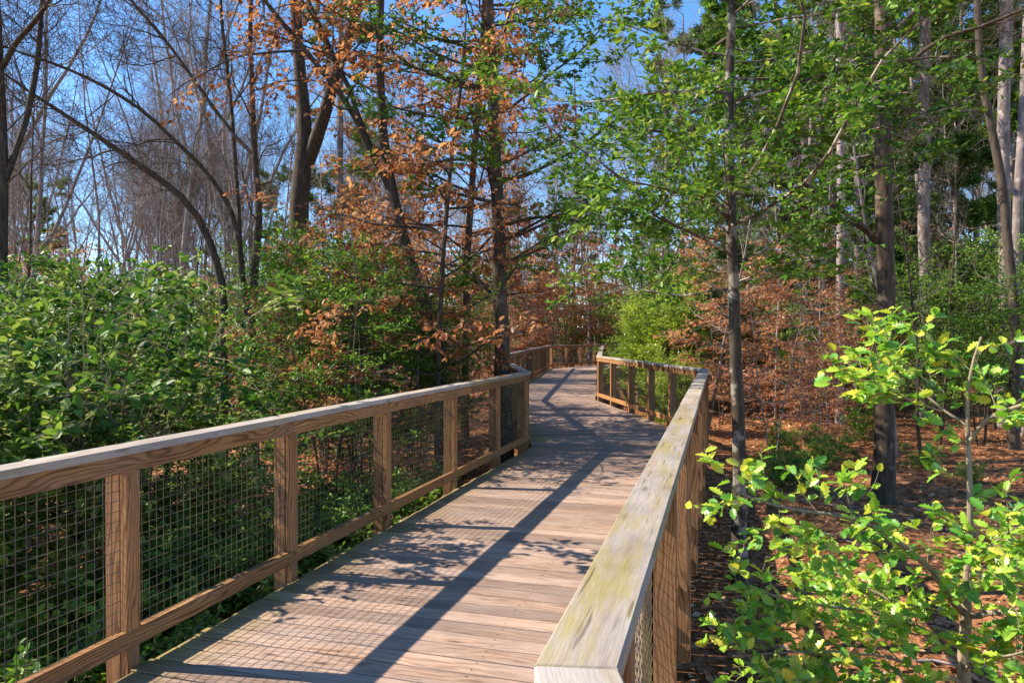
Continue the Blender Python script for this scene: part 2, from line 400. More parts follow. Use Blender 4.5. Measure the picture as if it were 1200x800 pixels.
for si in range(len(dl) - 1):
    for tfrac in (0.02, 0.34, 0.66, 0.98):
        a = dl[si] + (dr[si] - dl[si]) * tfrac; b = dl[si + 1] + (dr[si + 1] - dl[si + 1]) * tfrac
        sh = 0.02 if tfrac < 0.5 else -0.02
        obox("joist", a, b, sh - 0.019, sh + 0.019, -0.275, -0.0405, M['joist'], deck)
    d = dl[si + 1] - dl[si]; Ls = np.linalg.norm(d)
    k = max(1, int(Ls / 3.0))
    for q in range(k):
        f = (q + 0.5) / k
        a = dl[si] + d * f; b = dr[si] + (dr[si + 1] - dr[si]) * f
        obox("beam", a + (b - a) * 0.03, a + (b - a) * 0.97, -0.07, 0.07, -0.50, -0.277, M['joist'], deck)
        for g in (0.12, 0.88):
            p = a + (b - a) * g
            V = []; 
            for zz in (float(gz(p[0], p[1])) - 0.15, -0.501):
                for kk in range(8):
                    V.append((0.1 * math.cos(kk * math.pi / 4), 0.1 * math.sin(kk * math.pi / 4), zz))
            Fc = [(kk, (kk + 1) % 8, 8 + (kk + 1) % 8, 8 + kk) for kk in range(8)] + [tuple(range(8, 16))]
            o = bpy.data.objects.new("pile", mesh_py("pile", V, Fc, M['joist'])); o.location = (p[0], p[1], 0); link(o, deck)

def screws():
    V = []; Fc = []; rs = random.Random(8)
    A0, A1, B0, B1 = dl[1], dl[2], dr[1], dr[2]
    ua = A1 - A0; ub = B1 - B0; u = ua / np.linalg.norm(ua) + ub / np.linalg.norm(ub); u /= np.linalg.norm(u)
    n = np.array([u[1], -u[0]]); s0 = min(0.0, float(np.dot(B0 - A0, u))) + 0.004
    for k in range(66):
        for g in (0.035, 0.107):
            c = A0 + u * (s0 + k * PITCH + g)
            for f in (0.02, 0.34, 0.66, 0.98):
                t = float(np.dot(c - A0, u)) / float(np.dot(A1 - A0, u))
                a = A0 + (A1 - A0) * t; b = B0 + (B1 - B0) * t; w = float(np.dot(b - a, n))
                p = a + n * (0.045 + f * (w - 0.09)) + u * rs.uniform(-0.008, 0.008) + n * rs.uniform(-0.012, 0.012)
                i0 = len(V)
                for q in range(6): V.append((p[0] + 0.0048 * math.cos(q * 1.047), p[1] + 0.0048 * math.sin(q * 1.047), 0.0026))
                Fc.append(tuple(range(i0, i0 + 6)))
    o = link(bpy.data.objects.new("screw_heads", mesh_py("screw_heads", V, Fc, M['wire'])), deck); o["kind"] = "stuff"
screws()

# ---- railings.  side = +1 : outside of the walkway lies to the right of travel
CAPZ = 1.07
def wire_panel(L, z0, z1, r=0.00135):
    V = []; Fc = []
    def bar(a, b):
        a = np.array(a); b = np.array(b); d = b - a; d /= np.linalg.norm(d)
        e = np.array([0, 1.0, 0]); g = np.cross(d, e)
        base = len(V)
        for p in (a, b):
            for (c, s) in ((1, 1), (-1, 1), (-1, -1), (1, -1)): V.append(p + r * (c * e + s * g))
        for i in range(4):
            j = (i + 1) % 4; Fc.append((base + i, base + j, base + 4 + j, base + 4 + i))
    nx = int(L / 0.0508); nz = int((z1 - z0) / 0.0508)
    for i in range(1, nx + 1): bar((i * 0.0508 + 0.001 * math.sin(i * 2.1), 0.0017, z0), (i * 0.0508 + 0.0015 * math.sin(i * 1.3), 0.0017, z1))
    for i in range(nz + 1): bar((0, -0.0017, z0 + 0.01 + i * 0.0508), (L, -0.0017, z0 + 0.01 + i * 0.0508 + 0.001 * math.sin(i * 3.7)))
    return np.array(V), np.array(Fc)

def railing(P, i, side, label, ts, caps, capmats, seg_end_post=True):
    """run i of polyline P (inner cap edge); ts = distances of posts from the run's start; caps = joints of cap boards"""
    A, B = P[i], P[i + 1]; u = (B - A) / np.linalg.norm(B - A); n = np.array([u[1], -u[0]]) * side
    L = float(np.linalg.norm(B - A))
    root = empty("railing", (A[0], A[1], 0), math.atan2(u[1], u[0]))
    tag(root, label, "railing", "railing runs along the boardwalk")
    s = -side                                # local y of outward direction = -side
    def lo(p):                               # world plan -> local plan
        d = np.asarray(p) - A; return np.array([float(np.dot(d, u)), float(np.dot(d, np.array([-u[1], u[0]])))])
    def strip(o0, o1, s0, s1):
        """plan quad between outward offsets o0,o1; mitred where it meets the run's ends"""
        a0 = lo(offset_poly(P, side * o0)[i]); a1 = lo(offset_poly(P, side * o1)[i])
        b0 = lo(offset_poly(P, side * o0)[i + 1]); b1 = lo(offset_poly(P, side * o1)[i + 1])
        if s0 is not None: a0 = np.array([s0, s * o0]); a1 = np.array([s0, s * o1])
        if s1 is not None: b0 = np.array([s1, s * o0]); b1 = np.array([s1, s * o1])
        g = 0.0015
        a0 = a0 + (g, 0); a1 = a1 + (g, 0); b0 = b0 - (g, 0); b1 = b1 - (g, 0)
        return ccw([a0, b0, b1, a1])
    joints = [None] + list(caps) + [None]
    for q in range(len(joints) - 1):
        dz = 0.0 if q % 2 == 0 else 0.003
        for nm, o0, o1, z0, z1, mt, bv in (("cap_board", 0.0 - dz, 0.142 - dz, CAPZ - 0.038 + dz, CAPZ + dz, capmats[q % len(capmats)], 0.004),
                                            ("top_rail", 0.0085, 0.0465, CAPZ - 0.127, CAPZ - 0.0395, M['rail'], 0.0),
                                            ("bottom_rail", 0.0085, 0.0465, CAPZ - 1.022, CAPZ - 0.934, M['rail'], 0.003)):
            o = bpy.data.objects.new(nm, prism_mesh(nm, strip(o0, o1, joints[q], joints[q + 1]), z0, z1, mt, bev=bv)); link(o, root)
        o = bpy.data.objects.new("outer_rail", prism_mesh("outer_rail", strip(0.0515, 0.0715, joints[q], joints[q + 1]), CAPZ - 1.015, CAPZ - 0.945, M['rail'])); link(o, root)
    for t in ts:
        def vbox(nm, o0, o1, w, z0, z1, mat):
            y0, y1 = sorted((s * o0, s * o1))
            me = prism_mesh(nm, [np.array([t - w, y0]), np.array([t + w, y0]), np.array([t + w, y1]), np.array([t - w, y1])], z0, z1, mat)
            # upright board: grain along local X of a rotated object
            for v in me.vertices: v.co = (v.co.z, v.co.y, -(v.co.x - t))
            o = bpy.data.objects.new(nm, me); o.rotation_euler = (0, -math.pi / 2, 0); o.location = (t, 0, 0); link(o, root)
            me.flip_normals() if False else None
        vbox("post_trim", 0.0088, 0.0462, 0.0445, CAPZ - 0.9335, CAPZ - 0.1275, M['post'])
        vbox("post", 0.0520, 0.1400, 0.0445, -0.32 + 0.03 * math.sin(t * 3), CAPZ - 0.0395, M['post'])
        vbox("post_foot", 0.0090, 0.0510, 0.040, -0.20, CAPZ - 1.0225, M['post'])
    xs = [0.03] + list(ts) + [L - 0.03]
    for a, b in zip(xs[:-1], xs[1:]):
        if b - a < 0.25: continue
        V, Fc = wire_panel(b - a, CAPZ - 0.99, CAPZ - 0.05)
        V = V + np.array([a, s * 0.049, 0])
        o = bpy.data.objects.new("wire_panel", mesh_np("wire_panel", V, Fc, M['wire'])); link(o, root)

def tD(P, i, Ds):
    A, B = P[i], P[i + 1]; u = (B - A) / np.linalg.norm(B - A)
    return [float((D - A[1]) / u[1]) for D in Ds]
C, CM = M['cap'], M['capmoss']
railing(LEFT, 1, -1, "long shaded railing run with sunlit grey cap in front of the holly thicket",
        tD(LEFT, 1, [2.25, 3.70, 5.06, 6.46, 8.02, 9.51, 10.78]), tD(LEFT, 1, [5.06, 8.5]), [C, C, CM])
railing(LEFT, 2, -1, "short railing run hidden behind the tall brown trunk, past the mossy corner",
        [0.25, 1.7, 3.2, 4.7, 6.2, 7.4], [], [C])
railing(LEFT, 3, -1, "distant railing run on the side of the tall brown trunk, bordering the far deck",
        [0.3 + 1.5 * k for k in range(11)] + [16.75], [4.8, 9.3], [C])
railing(LEFT, 4, -1, "farthest railing run, crossing behind the deck where the boardwalk turns",
        [0.3 + 1.55 * k for k in range(8)], [4.95], [C])
railing(RIGHT, 0, 1, "railing end piece joined by a mitre to the algae stained cap", [1.1], [], [C])
railing(RIGHT, 1, 1, "railing run with broad grey, yellow stained cap beside the bright holly sapling",
        tD(RIGHT, 1, [1.5, 2.98, 4.45, 5.9, 7.35, 8.8, 10.2, 11.5]), tD(RIGHT, 1, [5.9]), [CM, C])
railing(RIGHT, 2, 1, "sunlit orange railing run in front of the bright green bush",
        [0.3, 1.5, 2.75, 4.1, 5.6, 6.85], [2.75], [C])
railing(RIGHT, 3, 1, "railing run passing behind the bright green bush", [0.3 + 1.5 * k for k in range(11)], [4.8, 9.3], [C])

# ------------------------------------------------------------------ plants: geometry builders
class Tubes:
    def __init__(s): s.V = []; s.F = []; s.n = 0
    def add(s, P, R, sides):
        P = np.asarray(P, float); R = np.asarray(R, float); k = len(P)
        T = np.gradient(P, axis=0); T /= (np.linalg.norm(T, axis=1, keepdims=True) + 1e-9)
        ref = np.array([0.31, 0.95, 0.07]) if abs(T[0][1]) < 0.8 else np.array([1.0, 0.1, 0.05])
        A = np.cross(T, ref); A /= (np.linalg.norm(A, axis=1, keepdims=True) + 1e-9); B = np.cross(T, A)
        th = np.arange(sides) * 2 * math.pi / sides
        ring = P[:, None, :] + R[:, None, None] * (np.cos(th)[None, :, None] * A[:, None, :] + np.sin(th)[None, :, None] * B[:, None, :])
        s.V.append(ring.reshape(-1, 3))
        i = np.arange(k - 1)[:, None] * sides; j = np.arange(sides)[None, :]; jn = (np.arange(sides) + 1) % sides
        f = np.stack([i + j, i + jn[None, :], i + sides + jn[None, :], i + sides + j], -1).reshape(-1, 4) + s.n
        s.F.append(f); s.n += k * sides
    def mesh(s, name, mat): return mesh_np(name, np.concatenate(s.V), np.concatenate(s.F), mat, smooth=True)

def norm(a): return a / (np.linalg.norm(a, axis=-1, keepdims=True) + 1e-9)

# leaf outlines: (along, across, lift); kite of two tris, six-point blade, spiny holly blade
def kite():
    return np.array([(0, 0, 0), (0.55, -0.27, 0.06), (1, 0, -0.05), (0.55, 0.27, 0.06)]), np.array([(0, 1, 2, 3)])
def blade(w=0.24):
    return np.array([(0, 0, 0), (0.3, -w, 0.08), (0.72, -w * 0.8, 0.05), (1.0, 0, -0.06), (0.72, w * 0.8, 0.05), (0.3, w, 0.08)]), \
        np.array([(0, 1, 2, 3), (0, 3, 4, 5)])
def needle():
    return np.array([(0, -0.03, 0), (1, -0.10, 0), (0.85, 0.10, 0.05), (0, 0.03, 0)]), np.array([(0, 1, 2, 3)])
def spiny():
    half = [(0.0, 0.02), (0.12, 0.13), (0.24, 0.25), (0.33, 0.185), (0.45, 0.31), (0.55, 0.215), (0.69, 0.30), (0.78, 0.16), (0.88, 0.17), (1.0, 0.0)]
    mid = [(0.0, 0.0), (0.35, 0.0), (0.7, 0.0)]
    V = []; Fc = []
    rib = [(a, 0, 0.02 * math.sin(a * 3)) for (a, b) in half]
    for sgn in (1, -1):
        base = len(V)
        for (a, b), r_ in zip(half, rib):
            V.append((a, 0, r_[2] - 0.08 * a * a)); V.append((a, sgn * b, 0.20 * b - 0.08 * a * a + (0.05 if b > 0.24 else 0)))
        for q in range(len(half) - 1):
            f = (base + 2 * q, base + 2 * q + 1, base + 2 * q + 3, base + 2 * q + 2)
            Fc.append(f if sgn < 0 else f[::-1])
    return np.array(V), np.array(Fc)

def leaves_mesh(name, P, Dn, Nn, S, T, shape, mat):
    SV, SF = shape
    Dn = norm(Dn); side = norm(np.cross(Nn, Dn)); up = np.cross(Dn, side)
    V = P[:, None, :] + S[:, None, None] * (SV[None, :, 0:1] * Dn[:, None, :] + SV[None, :, 1:2] * side[:, None, :] + SV[None, :, 2:3] * up[:, None, :])
    k = len(SV); Fc = (SF[None] + (np.arange(len(P)) * k)[:, None, None]).reshape(-1, SF.shape[1])
    return mesh_np(name, V.reshape(-1, 3), Fc, mat, tint=np.repeat(T, k))

def wander(p, d, L, n, wob, up, r):
    p = np.array(p, float); d = np.array(d, float); d /= np.linalg.norm(d) + 1e-9
    out = [p.copy()]
    for k in range(n):
        d = d + r.normal(0, wob, 3) + np.array([0, 0, up]); d /= np.linalg.norm(d) + 1e-9
        p = p + d * (L / n); out.append(p.copy())
    return np.array(out)

def at(P, t):
    f = t * (len(P) - 1); i = min(int(f), len(P) - 2); w = f - i
    return P[i] * (1 - w) + P[i + 1] * w, norm(P[i + 1] - P[i])

def subbranch(P, R, lvl, cfg, out, r):
    """side shoots of a path, recursively"""
    if lvl > cfg['max']: return
    L = float(np.sum(np.linalg.norm(np.diff(P, axis=0), axis=1)))
    nb = cfg['n'][lvl]; nb = nb if nb >= 1 else max(1, int(round(nb * L / 0.1)))
    t0 = cfg['t0'][lvl]
    for k in range(int(nb)):
        if lvl == 1 and r.uniform() < cfg.get('skip', 0.0): continue
        t = t0 + (1 - t0) * (k + r.uniform(0, 1)) / nb
        p, d = at(P, min(t, 0.999))
        az = r.uniform(0, 2 * math.pi)
        ref = norm(np.cross(d, np.array([0.3, 0.2, 0.93]))); ref2 = np.cross(d, ref)
        ang = math.radians(cfg['ang'][lvl]) * r.uniform(0.7, 1.25)
        nd = math.cos(ang) * d + math.sin(ang) * (math.cos(az) * ref + math.sin(az) * ref2)
        nd[2] = nd[2] * cfg.get('flat', 1.0) + cfg.get('rise', 0.0)
        le = cfg['len'][lvl] * (r.uniform(0.35, 1.6) if (lvl == 1 and cfg.get('lenvar')) else r.uniform(0.55, 1.2)) * (1 - cfg.get('short', 0.5) * t)
        rad = float(np.interp(t, np.linspace(0, 1, len(R)), R))
        ra = max(min(rad * 0.62, le * cfg.get('slim', 0.014)), cfg.get('rmin', 0.0016))
        Q = wander(p, nd, le, cfg['seg'][lvl], cfg.get('wob', 0.16), cfg.get('up', 0.02), r)
        RR = np.linspace(ra, max(ra * 0.3, cfg.get('rmin', 0.0016) * 0.7), len(Q))
        out.append((lvl, Q, RR))
        subbranch(Q, RR, lvl + 1, cfg, out, r)

def leaf_pts(paths, cfg, r):
    P = []; D = []
    for lvl, Q, R in paths:
        if lvl < cfg['leaf_lvl']: continue
        L = float(np.sum(np.linalg.norm(np.diff(Q, axis=0), axis=1)))
        n = int(L / cfg['leaf_gap'] + r.uniform(0, 1))
        for k in range(n):
            if r.uniform() > cfg.get('leaf_keep', 1.0): continue
            p, d = at(Q, min(0.999, r.uniform(cfg.get('lt0', 0.15), 1.0)))
            P.append(p); D.append(d)
    return np.array(P).reshape(-1, 3), np.array(D).reshape(-1, 3)

def make_leaves(name, paths, cfg, mat, shape, size, r, droop=0.0, upn=1.0):
    P, D = leaf_pts(paths, cfg, r)
    if len(P) == 0: return None
    n = len(P)
    side = norm(np.cross(D, np.array([0, 0, 1.0]))) * r.choice([-1, 1], n)[:, None]
    Dn = D * 0.5 + side * r.uniform(0.3, 1.0, n)[:, None] + r.normal(0, 0.35, (n, 3)); Dn[:, 2] -= droop
    Nn = np.array([0, 0, upn]) + r.normal(0, 0.45, (n, 3))
    S = r.uniform(size[0], size[1], n)
    T = np.clip(r.beta(2.0, 2.2, n) + 0.15 * np.sin(P[:, 0] * 3 + P[:, 2] * 4), 0, 1)
    return leaves_mesh(name, P, Dn, Nn, S, T, shape, mat)

def tubes_of(paths, name, mat, base=None, big=0.05):
    tb = Tubes()
    for lvl, Q, R in paths:
        rad = R[0]
        tb.add(Q, R, 10 if rad > 0.06 else 6 if rad > 0.02 else 4 if rad > 0.006 else 3)
    return tb.mesh(name, mat)

def resample(pts, n):
    pts = np.array(pts, float); seg = np.r_[0, np.cumsum(np.linalg.norm(np.diff(pts[:, :3], axis=0), axis=1))]
    t = np.linspace(0, seg[-1], n)
    # smooth (Catmull-like) by interpolating then averaging
    o = np.stack([np.interp(t, seg, pts[:, k]) for k in range(pts.shape[1])], 1)
    for _ in range(2): o[1:-1] = 0.25 * o[:-2] + 0.5 * o[1:-1] + 0.25 * o[2:]
    return o

def stem_px(trace, D, n=24, to_ground=False, dD=0.0, extend=None):
    """traced stem: list of (x, y, width px) at depth D (drifting by dD along it) -> points, radii"""
    k = len(trace); pts = []
    for q, (x, y, w) in enumerate(trace):
        d = D + dD * q / max(1, k - 1)
        p = px(x, y, d); pts.append((p[0], p[1], p[2], w * d / F / 2))
    if to_ground:
        p = pts[0]; q = pts[1]
        g = float(gz(p[0], p[1])) - 0.12
        if p[2] > g:
            pts.insert(0, (p[0], p[1], g, p[3] * 1.35)); pts.insert(1, (p[0], p[1], g + 0.3 * (p[2] - g) , p[3] * 1.08))
    if extend:
        a, b = np.array(pts[-2]), np.array(pts[-1]); d = norm(b[:3] - a[:3]); d[2] = abs(d[2]) + 0.4; d = norm(d)
        e = b[:3] + d * extend; pts.append((e[0], e[1], e[2], b[3] * 0.35))
    o = resample(pts, n)
    jit = rng.normal(0, 0.04, (n, 3)); jit[1:-1] = (jit[:-2] + jit[1:-1] * 2 + jit[2:]) / 4; jit[0] = 0
    return o[:, :3] + jit * o[:, 3:4] * 6, o[:, 3]

def tree(name, label, cat, mains, cfg, bmat, lmat=None, shape=None, size=(0.04, 0.06), group=None, droop=0.0, upn=1.0, seed=1, tops=True, leafname="crown", thin=1.0):
    r = np.random.default_rng(seed)
    base = mains[0][0][0]
    root = empty(name, (float(base[0]), float(base[1]), float(base[2])))
    tag(root, label, cat, group)
    off = np.array(base, float)
    mains = [(P - off, R * thin) for P, R in mains]
    tp = [(0, P, R) for P, R in mains]
    o = bpy.data.objects.new("trunk", tubes_of(tp, "trunk", bmat)); link(o, root)
    out = []
    for P, R in mains: subbranch(P, R, 1, cfg, out, r)
    if out:
        o = bpy.data.objects.new("branches", tubes_of(out, "branches", bmat)); link(o, root)
    if lmat:
        me = make_leaves(leafname, out, cfg, lmat, shape, size, r, droop, upn)
        if me: o = bpy.data.objects.new(leafname, me); link(o, root)
    return root

BARE = dict(max=3, n=[0, 14, 6, 4], t0=[0, 0.25, 0.2, 0.2], ang=[0, 50, 45, 45], len=[0, 3.0, 1.4, 0.7], seg=[0, 6, 4, 2], up=0.05, wob=0.14, slim=0.012, rmin=0.003, leaf_lvl=9, leaf_gap=1)
HOLLY = dict(max=3, n=[0, 34, 6, 4], t0=[0, 0.12, 0.2, 0.15], ang=[0, 75, 50, 45], len=[0, 1.35, 0.55, 0.24], seg=[0, 7, 4, 3], up=0.03, wob=0.12, flat=0.55, slim=0.011, rmin=0.0018, leaf_lvl=2, leaf_gap=0.032, short=0.45)
BEECH = dict(max=3, n=[0, 26, 7, 4], t0=[0, 0.15, 0.25, 0.2], ang=[0, 65, 50, 45], len=[0, 1.8, 0.8, 0.35], seg=[0, 7, 5, 3], up=0.01, wob=0.12, flat=0.6, slim=0.010, rmin=0.0018, leaf_lvl=2, leaf_gap=0.06, leaf_keep=0.7, short=0.45)
def cf(base, **kw):
    d = dict(base); d.update(kw); return d

# ------------------------------------------------------------------ individual trees
# forked dark oak behind the hollies
D = 16.0
tree("forked_tree", "thick dark tree trunk forking into two limbs above the green hollies", "tree",
     [stem_px([(352, 330, 25), (354, 270, 24), (358, 215, 25), (361, 190, 26), (357, 150, 16), (351, 80, 15), (347, 0, 14), (345, -150, 11)], D, to_ground=True, extend=3),
      stem_px([(361, 192, 18), (374, 150, 17), (388, 110, 16), (402, 60, 14), (425, 0, 12), (455, -120, 8)], D, dD=-1, extend=4)],
     cf(BARE, n=[0, 18, 6, 4], t0=[0, 0.5, 0.2, 0.2], len=[0, 2.6, 1.2, 0.6]), M['bark_dark'], seed=2, thin=0.90)
# leaning beech that keeps copper leaves
D = 12.5
tree("beech_tree", "leaning beech with many copper orange leaves between the dark forked tree and the hollies", "tree",
     [stem_px([(520, 420, 14), (505, 370, 14), (482, 310, 13), (458, 225, 12), (448, 160, 11), (445, 80, 9), (447, 0, 8), (452, -120, 6)], D, to_ground=True, extend=2.5),
      stem_px([(456, 222, 8), (432, 170, 8), (402, 112, 7), (355, 58, 6), (315, 8, 5), (285, -40, 4)], D, dD=-1.0, extend=1.2),
      stem_px([(434, 172, 7), (412, 110, 6), (385, 55, 6), (360, 0, 5), (345, -60, 4)], D, dD=0.8, extend=1.2)],
     cf(BEECH, n=[0, 22, 6, 4], t0=[0, 0.25, 0.2, 0.2], len=[0, 1.9, 0.85, 0.4], leaf_gap=0.06, leaf_keep=0.58, skip=0.25, lenvar=1), M['bark_dark'], M['beech'], blade(0.26), (0.07, 0.12), droop=0.5, seed=3)
D = 15.5
tree("beech_tree", "slim upright beech full of dry copper leaves behind the straight brown trunk", "tree",
     [stem_px([(545, 420, 9), (546, 330, 8.5), (552, 230, 8), (560, 130, 7), (566, 40, 6), (570, -60, 4)], D, to_ground=True, extend=0.8)],
     cf(BEECH, n=[0, 56, 7, 5], t0=[0, 0.2, 0.2, 0.2], len=[0, 2.9, 0.95, 0.4], leaf_gap=0.05, short=0.25, flat=0.5), M['bark_dark'], M['beech'], kite(), (0.08, 0.13), droop=0.5, seed=33)
D = 10.4
tree("beech_tree", "thin young beech with copper leaves close to the railing, beside the straight brown trunk", "tree",
     [stem_px([(512, 470, 7), (514, 400, 6.5), (520, 300, 6), (528, 200, 5), (540, 110, 4), (545, 50, 3)], D, to_ground=True, extend=0.5)],
     cf(BEECH, n=[0, 34, 6, 5], t0=[0, 0.25, 0.2, 0.2], len=[0, 1.9, 0.7, 0.35], leaf_gap=0.06, short=0.3, flat=0.35, lenvar=1), M['bark_brown'], M['beech'], blade(0.26), (0.065, 0.11), droop=0.55, seed=34)
# straight tree at the mossy railing corner
D = 12.0
tree("straight_tree", "straight brown tree trunk with sprays of green leaves behind the mossy railing corner", "tree",
     [stem_px([(590, 470, 20), (589, 430, 19), (588, 350, 17), (585, 260, 16), (582, 190, 15), (577, 100, 14), (573, 0, 12), (571, -90, 8)], D, to_ground=True, extend=0.8)],
     cf(HOLLY, n=[0, 42, 9, 5], t0=[0, 0.30, 0.25, 0.15], len=[0, 3.1, 0.85, 0.32], leaf_gap=0.042, short=0.3, flat=0.5), M['bark_brown'], M['holly'], blade(0.25), (0.06, 0.095), seed=4)
# speckled holly outside the other railing
D = 7.2
tree("holly_tree", "slender holly tree with pale blotched bark and glossy leaf sprays beside the railing", "tree",
     [stem_px([(872, 680, 19), (870, 600, 17), (866, 520, 15), (860, 430, 14), (857, 330, 13), (855, 230, 12), (854, 120, 11), (857, 0, 9), (858, -60, 7)], D, to_ground=True, extend=0.6)],
     cf(HOLLY, n=[0, 60, 10, 5], t0=[0, 0.42, 0.25, 0.15], len=[0, 2.6, 0.8, 0.28], leaf_gap=0.034, flat=0.45, short=0.3, lenvar=1, skip=0.12, slim=0.0065), M['bark_holly'], M['holly'], blade(0.25), (0.05, 0.085), seed=5)
# dark upright trunk
D = 10.75
tree("dark_tree", "straight dark brown trunk with long bare side limbs rising from the leaf litter", "tree",
     [stem_px([(1034, 590, 23), (1034, 540, 21), (1033, 400, 20), (1036, 250, 19), (1036, 150, 19), (1034, 80, 20), (1029, 0, 18), (1026, -200, 14)], D, to_ground=True, extend=5),
      stem_px([(1030, 285, 6), (1005, 258, 5.5), (965, 235, 5), (930, 205, 4.5), (890, 182, 4.5), (840, 166, 4), (790, 155, 3), (700, 152, 2)], D, dD=-1.2),
      stem_px([(1028, 284, 5), (1000, 262, 4), (960, 250, 3.5), (915, 232, 3), (860, 228, 2)], D, dD=-0.5),
      stem_px([(1040, 92, 6), (1075, 65, 5), (1105, 46, 5), (1150, 32, 4), (1210, 8, 3)], D, dD=-0.8),
      stem_px([(1038, 48, 5), (1060, 25, 4.5), (1092, -5, 4), (1130, -50, 3)], D, dD=0.5)],
     cf(BARE, n=[0, 9, 5, 3], t0=[0, 0.35, 0.2, 0.2], len=[0, 1.3, 0.6, 0.35]), M['bark_brown'], seed=6)
# leaning and multi-stemmed bare trees
D = 14.0
tree("leaning_tree", "bare tree with a thick grey limb slanting low over the leafy shrubs", "tree",
     [stem_px([(262, 330, 13), (250, 285, 12), (234, 252, 12), (210, 222, 11), (169, 196, 10), (124, 168, 9), (94, 143, 8), (60, 124, 6), (10, 95, 4)], D, to_ground=True, extend=1.5, dD=-1.0)],
     cf(BARE, max=4, n=[0, 18, 7, 5, 3], t0=[0, 0.42, 0.2, 0.2, .2], ang=[0,55,48,45,45], seg=[0,7,4,3,2], len=[0, 2.0, 1.0, 0.6, 0.35], up=0.05, wob=0.2), M['bark_dark'], seed=7, thin=0.70)
D = 13.0
tree("multi_stemmed_tree", "bare multi stemmed tree with kinked stems spreading from one base", "tree",
     [stem_px([(295, 400, 15), (293, 380, 13), (299, 305, 12), (310, 245, 11), (296, 190, 9), (298, 150, 8), (294, 75, 7), (296, 0, 6), (298, -90, 4)], D, to_ground=True, extend=2),
      stem_px([(290, 370, 10), (283, 300, 9), (277, 248, 8), (240, 199, 7), (199, 158, 6), (169, 128, 6), (124, 101, 5), (64, 73, 4), (10, 60, 3)], D, dD=-1.2, extend=1),
      stem_px([(296, 180, 6), (270, 154, 6), (225, 90, 6), (195, 49, 5), (154, 0, 5), (120, -45, 4)], D, dD=0.8, extend=1),
      stem_px([(283, 305, 8), (278, 220, 7), (272, 120, 6), (262, 30, 5), (258, -40, 4)], D, dD=1.2, extend=2)],
     cf(BARE, max=4, n=[0, 17, 6, 5, 3], t0=[0, 0.35, 0.2, 0.2, .2], ang=[0,55,48,45,45], seg=[0,7,4,3,2], len=[0, 1.8, 0.9, 0.5, 0.3], up=0.04, wob=0.2), M['bark_brown'], seed=8, thin=0.78)
D = 11.5
tree("old_tree", "thick dark old tree with low crooked boughs beside the pale shrub", "tree",
     [stem_px([(4, 330, 15), (6, 250, 14), (4, 160, 14), (2, 90, 14), (-3, 0, 13), (-8, -120, 10)], D, to_ground=True, extend=4),
      stem_px([(8, 210, 9), (24, 165, 8), (38, 120, 8), (48, 60, 7), (52, 0, 6), (60, -60, 4)], D, dD=0.8, extend=1.5),
      stem_px([(5, 80, 8), (25, 45, 7), (55, 15, 6), (80, -30, 4)], D, dD=-0.8, extend=1.5)],
     cf(BARE, max=4, n=[0, 17, 6, 5, 3], t0=[0, 0.35, 0.2, 0.2, .2], ang=[0,55,48,45,45], seg=[0,7,4,3,2], len=[0, 1.9, 0.9, 0.5, 0.3], wob=0.2), M['bark_dark'], seed=9, thin=0.85)
# right-hand pair: crooked dark stem and pale pines
D = 15.0
tree("crooked_tree", "crooked dark stem with thin bare twigs winding up in front of the pale pines", "tree",
     [stem_px([(1190, 420, 14), (1186, 330, 14), (1178, 230, 13), (1163, 165, 12), (1152, 110, 11), (1146, 60, 10), (1143, 0, 9), (1140, -120, 7)], D, to_ground=True, extend=3),
      stem_px([(1155, 130, 6), (1128, 132, 5), (1100, 138, 4), (1075, 142, 3)], D, dD=-0.6)],
     cf(BARE, n=[0, 14, 6, 4], t0=[0, 0.4, 0.2, 0.2], len=[0, 1.8, 0.9, 0.45]), M['bark_dark'], seed=10, thin=0.78)

def pine(name, label, trace, D, seed, n=20, t0=0.35, lenb=2.2, group=None):
    return tree(name, label, "tree", [stem_px(trace, D, to_ground=True, extend=6)],
                dict(max=3, n=[0, n, 6, 4], t0=[0, t0, 0.3, 0.2], ang=[0, 75, 50, 45], len=[0, lenb, 0.8, 0.35], seg=[0, 6, 4, 3], up=0.03, wob=0.1, flat=0.6, slim=0.012, rmin=0.003, leaf_lvl=2, leaf_gap=0.010, short=0.3),
                M['bark_pine'], M['pine'], needle(), (0.13, 0.24), seed=seed, group=group)
pine("pine_tree", "tall pale pine trunk standing just behind the crooked dark stem", [(1176, 420, 15), (1176, 250, 14), (1175, 100, 13), (1174, 0, 12), (1173, -250, 10)], 19.0, 21, t0=0.45)
pine("pine_tree", "reddish pine trunk next to the pale pine at the edge of the woods", [(1192, 430, 12), (1193, 250, 11), (1198, 100, 10), (1203, 0, 9), (1208, -250, 8)], 18.0, 22, t0=0.5)
pine("pine_tree", "slim lavender grey pine trunk half veiled by green foliage", [(1082, 430, 14), (1082, 250, 13), (1081, 100, 12), (1081, 0, 11), (1080, -300, 9)], 21.0, 23, t0=0.30, n=30, lenb=2.8)
pine("pine_tree", "dense green pine filling the gap between holly and dark trunk", [(985, 430, 9), (985, 250, 9), (984, 100, 8), (984, 0, 8), (983, -260, 7)], 20.0, 24, t0=0.30, n=34, lenb=2.6)
pine("pine_tree", "loose pale green pine rising beyond the forked tree", [(398, 430, 8), (399, 250, 7), (400, 100, 7), (401, -60, 5)], 26.0, 25, t0=0.25, n=26, lenb=2.2)

